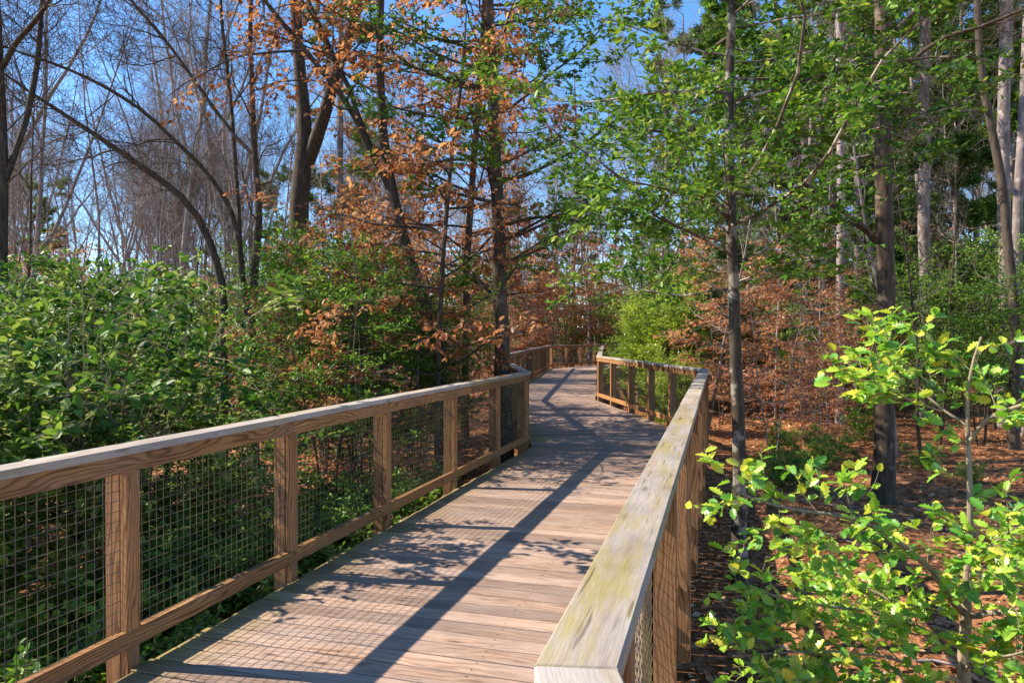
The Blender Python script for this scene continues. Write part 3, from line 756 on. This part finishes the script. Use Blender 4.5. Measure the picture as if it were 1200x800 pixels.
# ------------------------------------------------------------------ understorey prototypes and copies
CL = [(LEFT[k] + RIGHT[k]) / 2 for k in range(6)]
def path_dist(x, y):
    p = np.array([x, y]); best = 9e9
    for a, b in zip(CL[:-1], CL[1:]):
        d = b - a; t = np.clip(np.dot(p - a, d) / np.dot(d, d), 0, 1); best = min(best, float(np.linalg.norm(p - a - d * t)))
    return best

def proto_parts(mains, cfg, bmat, lmat, shape, size, seed, droop=0.0, upn=1.0, dead=0):
    r = np.random.default_rng(seed); out = []; twigs = []
    for P, R in mains: subbranch(P, R, 1, cfg, out, r)
    if dead:                                  # leafless arching stems among the leafy ones
        for P, R in stems(dead, 3.0, 0.55, 0.011, seed + 900):
            mains = mains + [(P, R)]; o2 = []
            subbranch(P, R, 1, dict(max=2, n=[0, 8, 3], t0=[0, 0.3, 0.2], ang=[0, 50, 45], len=[0, 0.7, 0.3], seg=[0, 5, 3], wob=0.2, up=0.02, slim=0.008, rmin=0.0022), o2, r)
            twigs = twigs + o2
    st = tubes_of([(0, P, R) for P, R in mains] + out + twigs, "stems", bmat)
    lv = make_leaves("foliage", out, cfg, lmat, shape, size, r, droop, upn) if lmat else None
    return st, lv

def stems(n, h, spread, rad, seed):
    r = np.random.default_rng(seed); res = []
    for k in range(n):
        a = r.uniform(0, 6.28); d = np.array([math.cos(a) * spread, math.sin(a) * spread, 1.0])
        P = wander((math.cos(a) * 0.05, math.sin(a) * 0.05, -0.1), d, h * r.uniform(0.75, 1.1), 9, 0.07, 0.04, r)
        res.append((P, np.linspace(rad, rad * 0.25, 10)))
    return res

def place(name, label, cat, parts, pnames, x, y, rz, sc, group, kind=None):
    root = empty(name, (x, y, float(gz(x, y))), rz); root.scale = (sc, sc, sc)
    tag(root, label, cat, group)
    for me, nm in zip(parts, pnames):
        if me: link(bpy.data.objects.new(nm, me), root)
    return root

SH = cf(HOLLY, seg=[0, 6, 3, 2], n=[0, 17, 6, 4], t0=[0, 0.28, 0.3, 0.1], len=[0, 1.0, 0.42, 0.2], leaf_gap=0.04, short=0.2, rise=0.12, skip=0.5, lenvar=1)
shrub_p = [proto_parts(stems(5, 3.0, 0.35, 0.018, 100 + k), SH, M['bark_twig'], M['holly_pale'], blade(0.27), (0.05, 0.105), 200 + k, dead=4) for k in range(3)]
hol_p = [proto_parts(stems(3, 3.6, 0.15, 0.025, 120 + k), cf(SH, n=[0, 30, 6, 4], t0=[0, 0.25, 0.25, 0.1], len=[0, 1.05, 0.5, 0.22], leaf_gap=0.045), M['bark_brown'], M['holly'], blade(0.25), (0.045, 0.07), 220 + k) for k in range(3)]
bee_p = [proto_parts(stems(2, 4.2, 0.12, 0.022, 140 + k), cf(BEECH, n=[0, 20, 6, 4], len=[0, 1.7, 0.7, 0.3], leaf_gap=0.06, leaf_keep=0.6, flat=0.25), M['bark_grey'], M['beech'], kite(), (0.07, 0.11), 240 + k, droop=0.4) for k in range(3)]
low_p = [proto_parts(stems(6, 0.75, 0.6, 0.006, 160 + k), cf(HOLLY, n=[0, 7, 4, 3], len=[0, 0.35, 0.18, 0.1], leaf_gap=0.03, leaf_lvl=1), M['bark_twig'], M['holly'], blade(0.27), (0.035, 0.06), 260 + k) for k in range(3)]

SCENE_PLANTS = []
def pxg(x, D): return (x - 600.0) / F * D
rr = random.Random(77)
def put(protos, name, label, cat, group, spots, names, keep=1.75, sunclear=None, htop=3.5, rail=False):
    for k, (x, D, sc) in enumerate(spots):
        if rail: D = 3.0436 / (0.3035 - (x - 600.0) / F) * rr.uniform(1.13, 1.75)      # just beyond the railing line at this bearing
        X = pxg(x, D)
        if path_dist(X, D) < keep: continue
        if sunclear is not None:                 # thickets end below the line of the low sun over the railing
            j = [q for q in range(5) if LEFT[q][1] <= D < LEFT[q + 1][1]]
            if j:
                a, b = LEFT[j[0]], LEFT[j[0] + 1]; xr = a[0] + (b[0] - a[0]) * (D - a[1]) / (b[1] - a[1])
                sc = min(sc, (1.07 + 0.85 * (xr - X - 0.85) + sunclear + 0.82) / htop)
        place(name, label, cat, protos[k % len(protos)], names, X, D, rr.uniform(0, 6.28), sc * rr.uniform(0.92, 1.08), group)

put(shrub_p, "leafy_shrub", "pale green broad leaved shrub with arching stems close behind the shaded railing", "shrub", "pale shrubs close behind the shaded railing",
    [(20, 5.4, 0.75), (-120, 4.9, 0.8), (150, 7.0, 0.75), (-40, 6.8, 0.95), (235, 8.4, 0.75), (-200, 5.4, 0.9)], ("stems", "foliage"), keep=3.0, sunclear=-0.35)
put(shrub_p[1:2], "leafy_shrub", "tallest pale green shrub, its leafy top well above the shaded railing", "shrub", None, [(88, 6.2, 1.02)], ("stems", "foliage"), keep=2.5)
put(shrub_p, "leafy_shrub", "pale green shrub under the slanting limb, in front of the bare stems", "shrub", "pale shrubs under the slanting limb",
    [(75, 9.0, 1.0), (165, 10.5, 0.85), (-60, 9.0, 1.1), (10, 12.0, 1.1), (-150, 7.4, 1.0)], ("stems", "foliage"), keep=3.0, sunclear=-0.35)
put(hol_p, "holly_bush", "dark green upright holly bush below the leaning beech", "shrub", "dark hollies below the leaning beech",
    [(405, 11.0, 1.05), (455, 12.0, 1.2), (375, 12.6, 1.15), (430, 13.6, 1.25), (490, 13.6, 1.25), (335, 14.6, 1.1), (540, 16.0, 1.1), (325, 11.0, 0.65),
     (465, 16.5, 1.3), (395, 17.0, 1.2), (425, 10.6, 0.95), (485, 12.2, 1.1), (515, 13.2, 1.15), (385, 9.6, 0.8), (450, 11.0, 0.8)], ("stems", "foliage"), keep=2.7, sunclear=0.9, htop=4.1)
put(bee_p, "beech_sapling", "beech sapling hung with dry copper leaves among the dark hollies", "sapling", "copper beech saplings among the hollies",
    [(470, 11.0, 0.95), (525, 13.0, 1.0), (420, 13.2, 1.1), (380, 12.0, 0.8), (500, 16.5, 1.3), (320, 16.0, 0.9), (430, 20.0, 1.2), (415, 9.6, 0.6)], ("stems", "foliage"), keep=2.9)
put(bee_p, "beech_sapling", "beech sapling with copper leaves beyond the farthest railing", "sapling", "copper beech saplings beyond the railing",
    [(655, 47.0, 1.5), (620, 43.0, 1.3), (690, 52.0, 1.5), (585, 38.0, 1.3), (560, 31.0, 1.3)], ("stems", "foliage"), keep=3.1)
put(bee_p, "beech_sapling", "beech sapling with dry copper leaves standing in the sunny leaf litter", "sapling", "copper beech saplings in the leaf litter",
    [(905, 14.5, 0.85), (945, 17.0, 1.0), (875, 18.5, 1.1), (985, 19.5, 0.8), (925, 23.0, 1.2), (1060, 24.0, 0.7), (810, 28.0, 1.2), (845, 21.0, 0.9), (965, 15.5, 0.55)], ("stems", "foliage"), keep=3.1)
put(hol_p, "holly_bush", "small far holly bush beyond the farthest railing", "shrub", "hollies beyond the farthest railing",
    [(605, 46.0, 1.0), (635, 52.0, 1.1), (668, 46.0, 0.9), (700, 50.0, 1.3), (575, 34.0, 1.1), (540, 28.0, 1.2)], ("stems", "foliage"), keep=3.0)
put(hol_p, "holly_bush", "dark evergreen bush among the bare trunks behind the pale shrubs", "shrub", "evergreens among the bare trunks",
    [(40, 17.0, 1.1), (150, 20.0, 1.2), (250, 18.0, 1.0), (320, 21.0, 1.3), (90, 24.0, 1.3), (210, 26.0, 1.3)], ("stems", "foliage"))
put(hol_p, "holly_bush", "green holly bush standing in the sunny leaf litter beyond the dark trunk", "shrub", "hollies beyond the dark trunk",
    [(1100, 16.5, 1.0), (1150, 15.5, 0.9), (1085, 20.0, 1.3), (1170, 18.5, 1.3), (1000, 21.0, 1.2), (1130, 22.5, 1.5), (1215, 16.0, 1.1), (940, 20.0, 0.9), (1060, 25.0, 1.4), (1250, 20.0, 1.4), (880, 25.0, 1.3), (820, 27.0, 1.2), (1010, 28.0, 1.5)], ("stems", "foliage"))
put(low_p, "holly_seedling", "low holly seedling sprouting from the leaf litter", "plant", "low seedlings on the forest floor",
    [(200, 4.7, 1.0), (270, 5.4, 1.1), (330, 6.0, 0.9), (390, 6.8, 1.1), (440, 7.8, 1.2), (150, 4.4, 1.0), (490, 9.0, 1.1), (90, 4.2, 1.1), (250, 4.7, 0.8), (310, 5.3, 0.9), (360, 7.4, 1.2), (410, 8.4, 1.2), (470, 8.6, .9), (20, 4.2, 1.2),
     (940, 11.8, 1.0), (905, 12.6, 0.9), (955, 13.4, 1.1), (850, 11.0, 0.8), (980, 14.6, 1.0), (1080, 13.5, 0.8), (835, 10.3, 0.8), (920, 15.5, 1.0), (790, 13.5, 1.0), (770, 14.5, 1.1), (745, 16.0, 1.0), (1020, 17.0, 1.1), (1140, 12.0, .6)], ("stems", "foliage"))
put(low_p, "holly_seedling", "low leafy seedling growing at the foot of the shaded railing", "plant", "low seedlings at the shaded railing",
    [(rr.uniform(40, 520), 0, rr.uniform(0.7, 1.35)) for k in range(46)], ("stems", "foliage"), keep=2.0, rail=True)

r3 = random.Random(404)
def scatter(n, x0, x1, d0, d1, s0, s1, keep=3.2):
    out = []
    while len(out) < n:
        x, D = r3.uniform(x0, x1), r3.uniform(d0, d1)
        if path_dist(pxg(x, D), D) > keep: out.append((x, D, r3.uniform(s0, s1)))
    return out
put(bee_p, "beech_sapling", "taller beech with copper leaves in the deep woods behind the sunny leaf litter", "sapling", "copper beeches in the deep woods",
    scatter(16, 790, 1240, 25, 42, 1.1, 1.7), ("stems", "foliage"))
put(hol_p, "holly_bush", "tall holly in the deep woods behind the sunny leaf litter", "shrub", "hollies in the deep woods",
    scatter(20, 800, 1250, 24, 42, 1.2, 1.9), ("stems", "foliage"))
put(bee_p, "beech_sapling", "copper leaved beech far beyond the bend of the boardwalk", "sapling", "copper beeches beyond the bend",
    scatter(12, 480, 760, 44, 62, 1.5, 2.4), ("stems", "foliage"))
put(hol_p, "holly_bush", "evergreen holly far beyond the bend of the boardwalk", "shrub", "hollies beyond the bend",
    scatter(10, 500, 780, 46, 64, 1.3, 2.0), ("stems", "foliage"))
put(bee_p, "beech_sapling", "copper leaved beech among the bare trunks behind the pale shrubs", "sapling", "copper beeches among bare trunks",
    scatter(12, -40, 420, 24, 44, 0.9, 1.5), ("stems", "foliage"))
put(hol_p, "holly_bush", "low evergreen far behind the bare trunks", "shrub", "evergreens far behind the bare trunks",
    scatter(14, -40, 480, 26, 46, 0.9, 1.4), ("stems", "foliage"))

# bright green bush behind the sunlit railing
BU = cf(HOLLY, seg=[0, 5, 3, 2], n=[0, 22, 7, 5], t0=[0, 0.1, 0.15, 0.1], len=[0, 1.15, 0.5, 0.25], leaf_gap=0.042, rise=0.2, short=0.3, skip=0.15, lenvar=1)
bush_p = [proto_parts(stems(6, 3.0, 0.3, 0.02, 180 + k), BU, M['bark_twig'], M['bush'], kite(), (0.05, 0.085), 280 + k) for k in range(2)]
for x, D, sc, lb in ((772, 21.5, 1.1, "dense bright yellow green bush just behind the sunlit railing"),
                     (765, 25.5, 1.5, "taller yellow green bush rising over the bend of the boardwalk"),
                     (808, 23.5, 1.15, "wide yellow green bush between the sunlit railing and the copper saplings"),
                     (785, 18.5, 0.6, "small yellow green bush tucked under the bright bush by the sunlit railing")):
    place("green_bush", lb, "bush", bush_p[int(D * 10) % 2], ("stems", "foliage"), pxg(x, D), D, D, sc, "bright bushes near the bend")

# ------------------------------------------------------------------ bare forest behind
def bare_proto(seed, h=17.0, rad=0.15, forks=2):
    r = np.random.default_rng(seed)
    P = wander((0, 0, -0.2), (r.normal(0, 0.05), r.normal(0, 0.05), 1), h, 16, 0.05, 0.03, r)
    ms = [(P, np.linspace(rad, rad * 0.15, 17))]
    for k in range(forks):
        t = r.uniform(0.25, 0.6); p, d = at(P, t); a = r.uniform(0, 6.28)
        Q = wander(p, d + 0.55 * np.array([math.cos(a), math.sin(a), 0.1]), h * (1 - t) * 0.85, 11, 0.07, 0.07, r)
        ms.append((Q, np.linspace(rad * (1 - t) * 0.8, rad * 0.1, 12)))
    out = []
    cfg = cf(BARE, wob=0.2, n=[0, 22, 7, 6], t0=[0, 0.12, 0.15, 0.15], len=[0, 2.9, 1.35, 0.7], rmin=0.003, slim=0.008, up=0.07)
    for q in ms: subbranch(q[0], q[1], 1, cfg, out, r)
    return [(0, a, b) for a, b in ms] + out
bare_paths = [bare_proto(300 + k, 15 + k, 0.075 + 0.017 * k, 3 + k % 2) for k in range(6)]
bare_m = [tubes_of(p, "bare_tree", M['bark_grey']) for k, p in enumerate(bare_paths)]
thin_paths = []
for k in range(3):
    r = np.random.default_rng(340 + k)
    P = wander((0, 0, -0.2), (r.normal(0, 0.08), r.normal(0, 0.08), 1), 8 + k * 1.5, 12, 0.05, 0.03, r)
    out = []; subbranch(P, np.linspace(0.045, 0.008, 13), 1, cf(BARE, n=[0, 20, 6, 4], len=[0, 1.6, 0.8, 0.4], rmin=0.003), out, r)
    thin_paths.append([(0, P, np.linspace(0.045, 0.008, 13))] + out)
thin_m = [tubes_of(p, "bare_sapling", M['bark_grey'] if k else M['bark_brown']) for k, p in enumerate(thin_paths)]

r2 = random.Random(2024)
def bare_zone(n, x0, x1, d0, d1, meshes, name, label, cat, group, s0=0.8, s1=1.25):
    done = 0
    while done < n:
        x = r2.uniform(x0, x1); D = math.sqrt(r2.uniform(d0 * d0, d1 * d1)); X = pxg(x, D)
        if path_dist(X, D) < 2.6: continue
        o = bpy.data.objects.new(name, meshes[r2.randrange(len(meshes))])
        o.location = (X, D, float(gz(X, D))); o.rotation_euler = (0, 0, r2.uniform(0, 6.28)); s = r2.uniform(s0, s1); o.scale = (s, s, s)
        link(o); tag(o, label, cat, group); done += 1
bare_zone(40, -80, 420, 21, 62, bare_m, "bare_tree", "bare leafless tree in the winter woods behind the pale shrubs", "tree", "bare trees behind the shrubs")
bare_zone(26, 400, 760, 36, 75, bare_m, "bare_tree", "bare leafless tree far behind the bend of the boardwalk", "tree", "bare trees beyond the bend")
bare_zone(30, 740, 1280, 26, 60, bare_m, "bare_tree", "bare pale trunk in the woods behind the copper saplings", "tree", "bare trees behind the copper saplings")
bare_zone(24, -80, 420, 14, 34, thin_m, "bare_sapling", "thin bare sapling among the trunks behind the pale shrubs", "sapling", "bare saplings behind the shrubs")
bare_zone(14, 600, 730, 38, 60, thin_m, "bare_sapling", "thin bare sapling beyond the farthest railing", "sapling", "bare saplings beyond the railing")
bare_zone(14, 800, 1250, 14, 32, thin_m, "bare_sapling", "thin bare sapling in the sunny leaf litter woods", "sapling", "bare saplings in the leaf litter")

# pines in the background on the sunny side (shared prototypes)
def pine_proto(seed):
    r = np.random.default_rng(seed)
    P = wander((0, 0, -0.2), (0, 0, 1), 19, 16, 0.012, 0.02, r); R = np.linspace(0.17, 0.03, 17); out = []
    cfg = dict(max=3, n=[0, 36, 6, 4], t0=[0, 0.18, 0.3, 0.2], ang=[0, 75, 50, 45], len=[0, 2.6, 0.9, 0.4], seg=[0, 6, 4, 3], up=0.02, wob=0.1, flat=0.6, slim=0.012, rmin=0.004, leaf_lvl=2, leaf_gap=0.010, short=0.35)
    subbranch(P, R, 1, cfg, out, r)
    return tubes_of([(0, P, R)] + out, "trunk", M['bark_pine']), make_leaves("crown", out, cfg, M['pine'], needle(), (0.18, 0.32), r)
pp = [pine_proto(400 + k) for k in range(2)]
for k, (x, D, sc) in enumerate([(930, 30, 1.0), (1005, 27, 0.95), (1060, 33, 1.1), (1120, 28, 1.0), (1160, 35, 1.1), (1225, 27, 1.0), (880, 38, 1.1), (800, 42, 1.1), (1040, 42, 1.2), (960, 46, 1.2), (1090, 24, 0.8), (1190, 24, 0.85), (1020, 36, 1.0), (1140, 40, 1.2), (905, 24, 0.75)]):
    place("pine_tree", "green needled pine in the woods beyond the dark trunk", "tree", pp[k % 2], ("trunk", "crown"), pxg(x, D), D, k * 1.7, sc, "pines beyond the dark trunk")
for k, (x, D, sc) in enumerate([(330, 38, 0.55), (420, 34, 0.6), (60, 30, 0.45), (690, 62, 0.5), (250, 44, 0.5), (640, 70, 0.6)]):
    place("pine_tree", "small green pine among the grey bare trees", "tree", pp[k % 2], ("trunk", "crown"), pxg(x, D), D, k * 2.1, sc, "small pines among bare trees")

# far-off wood closing the view
def far_wood():
    r = np.random.default_rng(9); tb = Tubes()
    for k in range(420):
        a = math.radians(r.uniform(-50, 50)); D = r.uniform(70, 130); x, y = D * math.sin(a), D * math.cos(a)
        g = float(gz(x, y)); h = r.uniform(11, 20)
        P = wander((x, y, g - 0.3), (r.normal(0, .05), r.normal(0, .05), 1), h, 6, 0.04, 0.03, r); tb.add(P, np.linspace(r.uniform(0.1, 0.22), 0.03, 7), 4)
        for q in range(22):
            p, d = at(P, r.uniform(0.12, 0.97)); az = r.uniform(0, 6.28)
            Q = wander(p, (math.cos(az), math.sin(az), 0.8), r.uniform(1.5, 4.5), 2, 0.15, 0.08, r); tb.add(Q, np.linspace(0.04, 0.012, 3), 3)
    o = link(bpy.data.objects.new("distant_woods", tb.mesh("distant_woods", M['bark_grey'])))
    n = 46000; a = np.radians(r.uniform(-50, 50, n)); Dd = r.uniform(62, 135, n); X, Y = Dd * np.sin(a), Dd * np.cos(a)
    hh = 3.0 + 2.2 * np.sin(X * 0.31 + Y * 0.13) + 1.6 * np.sin(X * 0.83)
    P = np.stack([X, Y, gz(X, Y) + np.maximum(hh, 0.8) * r.uniform(0, 1, n) ** 1.4 * 1.3], 1)
    for nm, sel, mt in (("russet_brush", r.uniform(0, 1, n) < 0.6, M['beech']), ("green_brush", None, M['holly'])):
        if sel is not None: first = sel
        idx = np.where(first if sel is not None else ~first)[0]
        b_ = leaves_mesh(nm, P[idx], r.normal(0, 1, (len(idx), 3)), r.normal(0, 1, (len(idx), 3)), r.uniform(0.2, 0.5, len(idx)), r.uniform(0, 1, len(idx)), kite(), mt)
        q_ = bpy.data.objects.new(nm, b_); link(q_, o); q_["kind"] = "stuff"
    o["kind"] = "stuff"; tag(o, "grey mass of far leafless woods closing the view", "woods")
far_wood()

# ------------------------------------------------------------------ leaf litter
def litter():
    r = np.random.default_rng(31); n = 42000
    D = 1.0 + 27.0 * r.uniform(0, 1, n) ** 1.3; t = r.uniform(-0.85, 0.85, n); X = t * D * 1.0
    Z = gz(X, D) + r.uniform(0.0, 0.03, n)
    P = np.stack([X, D, Z], 1)
    a = r.uniform(0, 6.28, n); Dn = np.stack([np.cos(a), np.sin(a), r.normal(0.1, 0.25, n)], 1)
    Nn = np.array([0, 0, 1.0]) + r.normal(0, 0.35, (n, 3))
    S = r.uniform(0.05, 0.11, n); T = r.uniform(0, 1, n)
    o = link(bpy.data.objects.new("leaf_litter", leaves_mesh("leaf_litter", P, Dn, Nn, S, T, kite(), M['litter'])))
    o["kind"] = "stuff"; tag(o, "layer of fallen brown oak and beech leaves on the forest floor", "leaves")
litter()

# ------------------------------------------------------------------ foreground holly sapling with single leaves
def near_holly():
    r = np.random.default_rng(55); D = 2.75
    mains = [stem_px([(1132, 820, 16), (1133, 770, 14), (1133, 720, 13), (1138, 680, 8), (1138, 620, 7), (1136, 550, 6), (1133, 490, 5), (1134, 430, 3.5), (1150, 395, 2.5)], D, to_ground=True, n=30),
             stem_px([(1130, 718, 9), (1118, 704, 8), (1100, 676, 7.5), (1068, 644, 7), (1020, 614, 5.5), (988, 604, 5), (932, 598, 4), (892, 588, 3), (858, 574, 2)], D, dD=-0.25),
             stem_px([(1136, 724, 9), (1165, 719, 8), (1200, 716, 7), (1260, 700, 5)], D, dD=-0.3),
             stem_px([(1138, 700, 6), (1150, 688, 5), (1175, 672, 5), (1215, 655, 4)], D, dD=0.3),
             stem_px([(1133, 520, 5), (1160, 488, 5), (1200, 474, 4), (1250, 455, 3)], D, dD=-0.2),
             stem_px([(1133, 498, 4), (1105, 480, 3.5), (1072, 450, 3), (1050, 410, 2.5), (1035, 385, 2)], D, dD=0.25),
             stem_px([(1105, 482, 3), (1070, 470, 2.5), (1030, 450, 2), (1005, 425, 1.6)], D, dD=0.1),
             stem_px([(1130, 760, 8), (1100, 745, 5), (1050, 725, 4), (990, 712, 3), (930, 705, 2.5), (880, 690, 2)], D, dD=-0.25),
             stem_px([(1130, 800, 7), (1090, 790, 5), (1040, 770, 4), (990, 765, 3), (930, 765, 2.4), (860, 770, 2)], D, dD=-0.35),
             stem_px([(1132, 775, 6), (1085, 745, 4.5), (1040, 700, 3.5), (1000, 680, 3), (955, 660, 2)], D, dD=0.35),
             stem_px([(1132, 790, 6), (1150, 770, 4.5), (1185, 770, 3.5), (1220, 760, 3)], D, dD=-0.5),
             stem_px([(1132, 810, 6), (1080, 830, 4.5), (1020, 820, 3.5), (950, 815, 3), (890, 800, 2)], D, dD=-0.6),
             stem_px([(1138, 660, 4), (1160, 640, 3), (1185, 625, 2.5)], D, dD=-0.3)]
    root = empty("holly_sapling", tuple(mains[0][0][0])); tag(root, "bright sunlit holly sapling with spiny yellow green leaves growing outside the railing", "sapling")
    off = np.array(mains[0][0][0])
    mains = [(P - off, R) for P, R in mains]
    out = []
    cfg = dict(max=2, n=[0, 11, 2], t0=[0, 0.25, 0.3], ang=[0, 55, 45], len=[0, 0.23, 0.11], seg=[0, 4, 3], up=0.02, wob=0.12, flat=0.75, slim=0.013, rmin=0.0011, leaf_lvl=1, leaf_gap=0.030, short=0.3, lt0=0.2)
    for k, (P, R) in enumerate(mains):
        c2 = cf(cfg, n=[0, 14 if k in (0,) else 25 if k in (1, 7, 8, 9, 11) else 17, 3], t0=[0, 0.55 if k == 0 else 0.22, 0.25])
        subbranch(P, R, 1, c2, out, r)
    link(bpy.data.objects.new("trunk", tubes_of([(0, P, R) for P, R in mains], "trunk", M['bark_twig'])), root)
    link(bpy.data.objects.new("branches", tubes_of(out, "branches", M['bark_twig'])), root)
    P, Dd = leaf_pts(out, cfg, r); n = len(P)
    side = norm(np.cross(Dd, np.array([0, 0, 1.0]))) * r.choice([-1, 1], n)[:, None]
    Dn = Dd * 0.6 + side * r.uniform(0.3, 1.0, n)[:, None] + r.normal(0, 0.3, (n, 3)); Dn = norm(Dn)
    Nn = np.array([-0.3, -0.25, 1.0]) + r.normal(0, 0.5, (n, 3))
    S = r.uniform(0.034, 0.064, n)
    order = np.argsort(P[:, 1] - S * 6)          # the nearest, hence the largest to see
    protos = []
    for k in range(3):
        V, Fc = spiny(); V = V.copy(); V[:, 1] *= (0.95, 1.1, 0.85)[k]; V[:, 2] *= (1.6, 2.6, 0.9)[k]
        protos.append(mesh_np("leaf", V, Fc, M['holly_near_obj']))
    for q, i in enumerate(order[:300]):
        d = Dn[i]; sd = norm(np.cross(Nn[i], d)); up = np.cross(d, sd)
        m = Matrix(((d[0], sd[0], up[0], P[i][0]), (d[1], sd[1], up[1], P[i][1]), (d[2], sd[2], up[2], P[i][2]), (0, 0, 0, 1)))
        o = bpy.data.objects.new("leaf", protos[q % 3]); o.matrix_local = m @ Matrix.Scale(float(S[i]), 4); link(o, root)
    rest = order[300:]
    if len(rest):
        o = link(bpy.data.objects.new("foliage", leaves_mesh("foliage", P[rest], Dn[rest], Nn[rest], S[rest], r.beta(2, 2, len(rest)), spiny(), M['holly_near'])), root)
        o["kind"] = "stuff"
    print("near holly leaves", n)
near_holly()

rs_ = random.Random(61)
for k in range(16):
    D = rs_.uniform(3.2, 13); x = rs_.uniform(830, 1190) if k < 11 else rs_.uniform(60, 430); X = pxg(x, D)
    if path_dist(X, D) < 1.9: continue
    r = np.random.default_rng(700 + k); L_ = rs_.uniform(0.5, 1.6); a = rs_.uniform(0, 6.28)
    P = wander((0, 0, 0.03), (math.cos(a), math.sin(a), 0.03), L_, 8, 0.16, 0.0, r); P[:, 2] = gz(X + P[:, 0], D + P[:, 1]) - gz(X, D) + 0.02 + 0.02 * r.uniform(0, 1, len(P))
    R = np.linspace(0.014, 0.004, len(P)) * rs_.uniform(0.7, 1.3); out = [(0, P, R)]
    subbranch(P, R, 1, dict(max=1, n=[0, 3], t0=[0, 0.3], ang=[0, 45], len=[0, 0.35], seg=[0, 4], flat=0.2, wob=0.15, slim=0.02), out, r)
    o = bpy.data.objects.new("fallen_stick", tubes_of(out, "fallen_stick", M['bark_grey'])); o.location = (X, D, float(gz(X, D))); link(o)
    tag(o, "thin grey dead stick lying on the leaf litter" if k < 11 else "dead stick lying under the thicket behind the shaded railing", "stick", "sticks on the leaf litter" if k < 11 else "sticks under the thicket")
# lichen-grey fallen log behind the sapling
def fallen_log():
    A = np.array([2.35, 3.35]); B = np.array([3.6, 4.3])
    zA, zB = float(gz(*A)) + 0.10, float(gz(*B)) + 0.12
    P = np.array([[A[0] + (B[0] - A[0]) * t, A[1] + (B[1] - A[1]) * t + 0.04 * math.sin(t * 5), zA + (zB - zA) * t + 0.01 * math.sin(9 * t)] for t in np.linspace(0, 1, 16)])
    tb = Tubes(); R = 0.115 + 0.012 * np.sin(np.linspace(0, 14, 16)); tb.add(P - P[0], R, 14)
    tb.add((P - P[0])[[0, 0]] + np.array([[0, 0, 0], [0.001, 0.0008, 0]]), np.array([0.002, R[0]]), 14)
    o = bpy.data.objects.new("fallen_log", tb.mesh("fallen_log", M['log'])); o.location = tuple(P[0]); link(o)
    tag(o, "grey lichen covered log lying on the leaves behind the bright holly sapling", "log")
fallen_log()
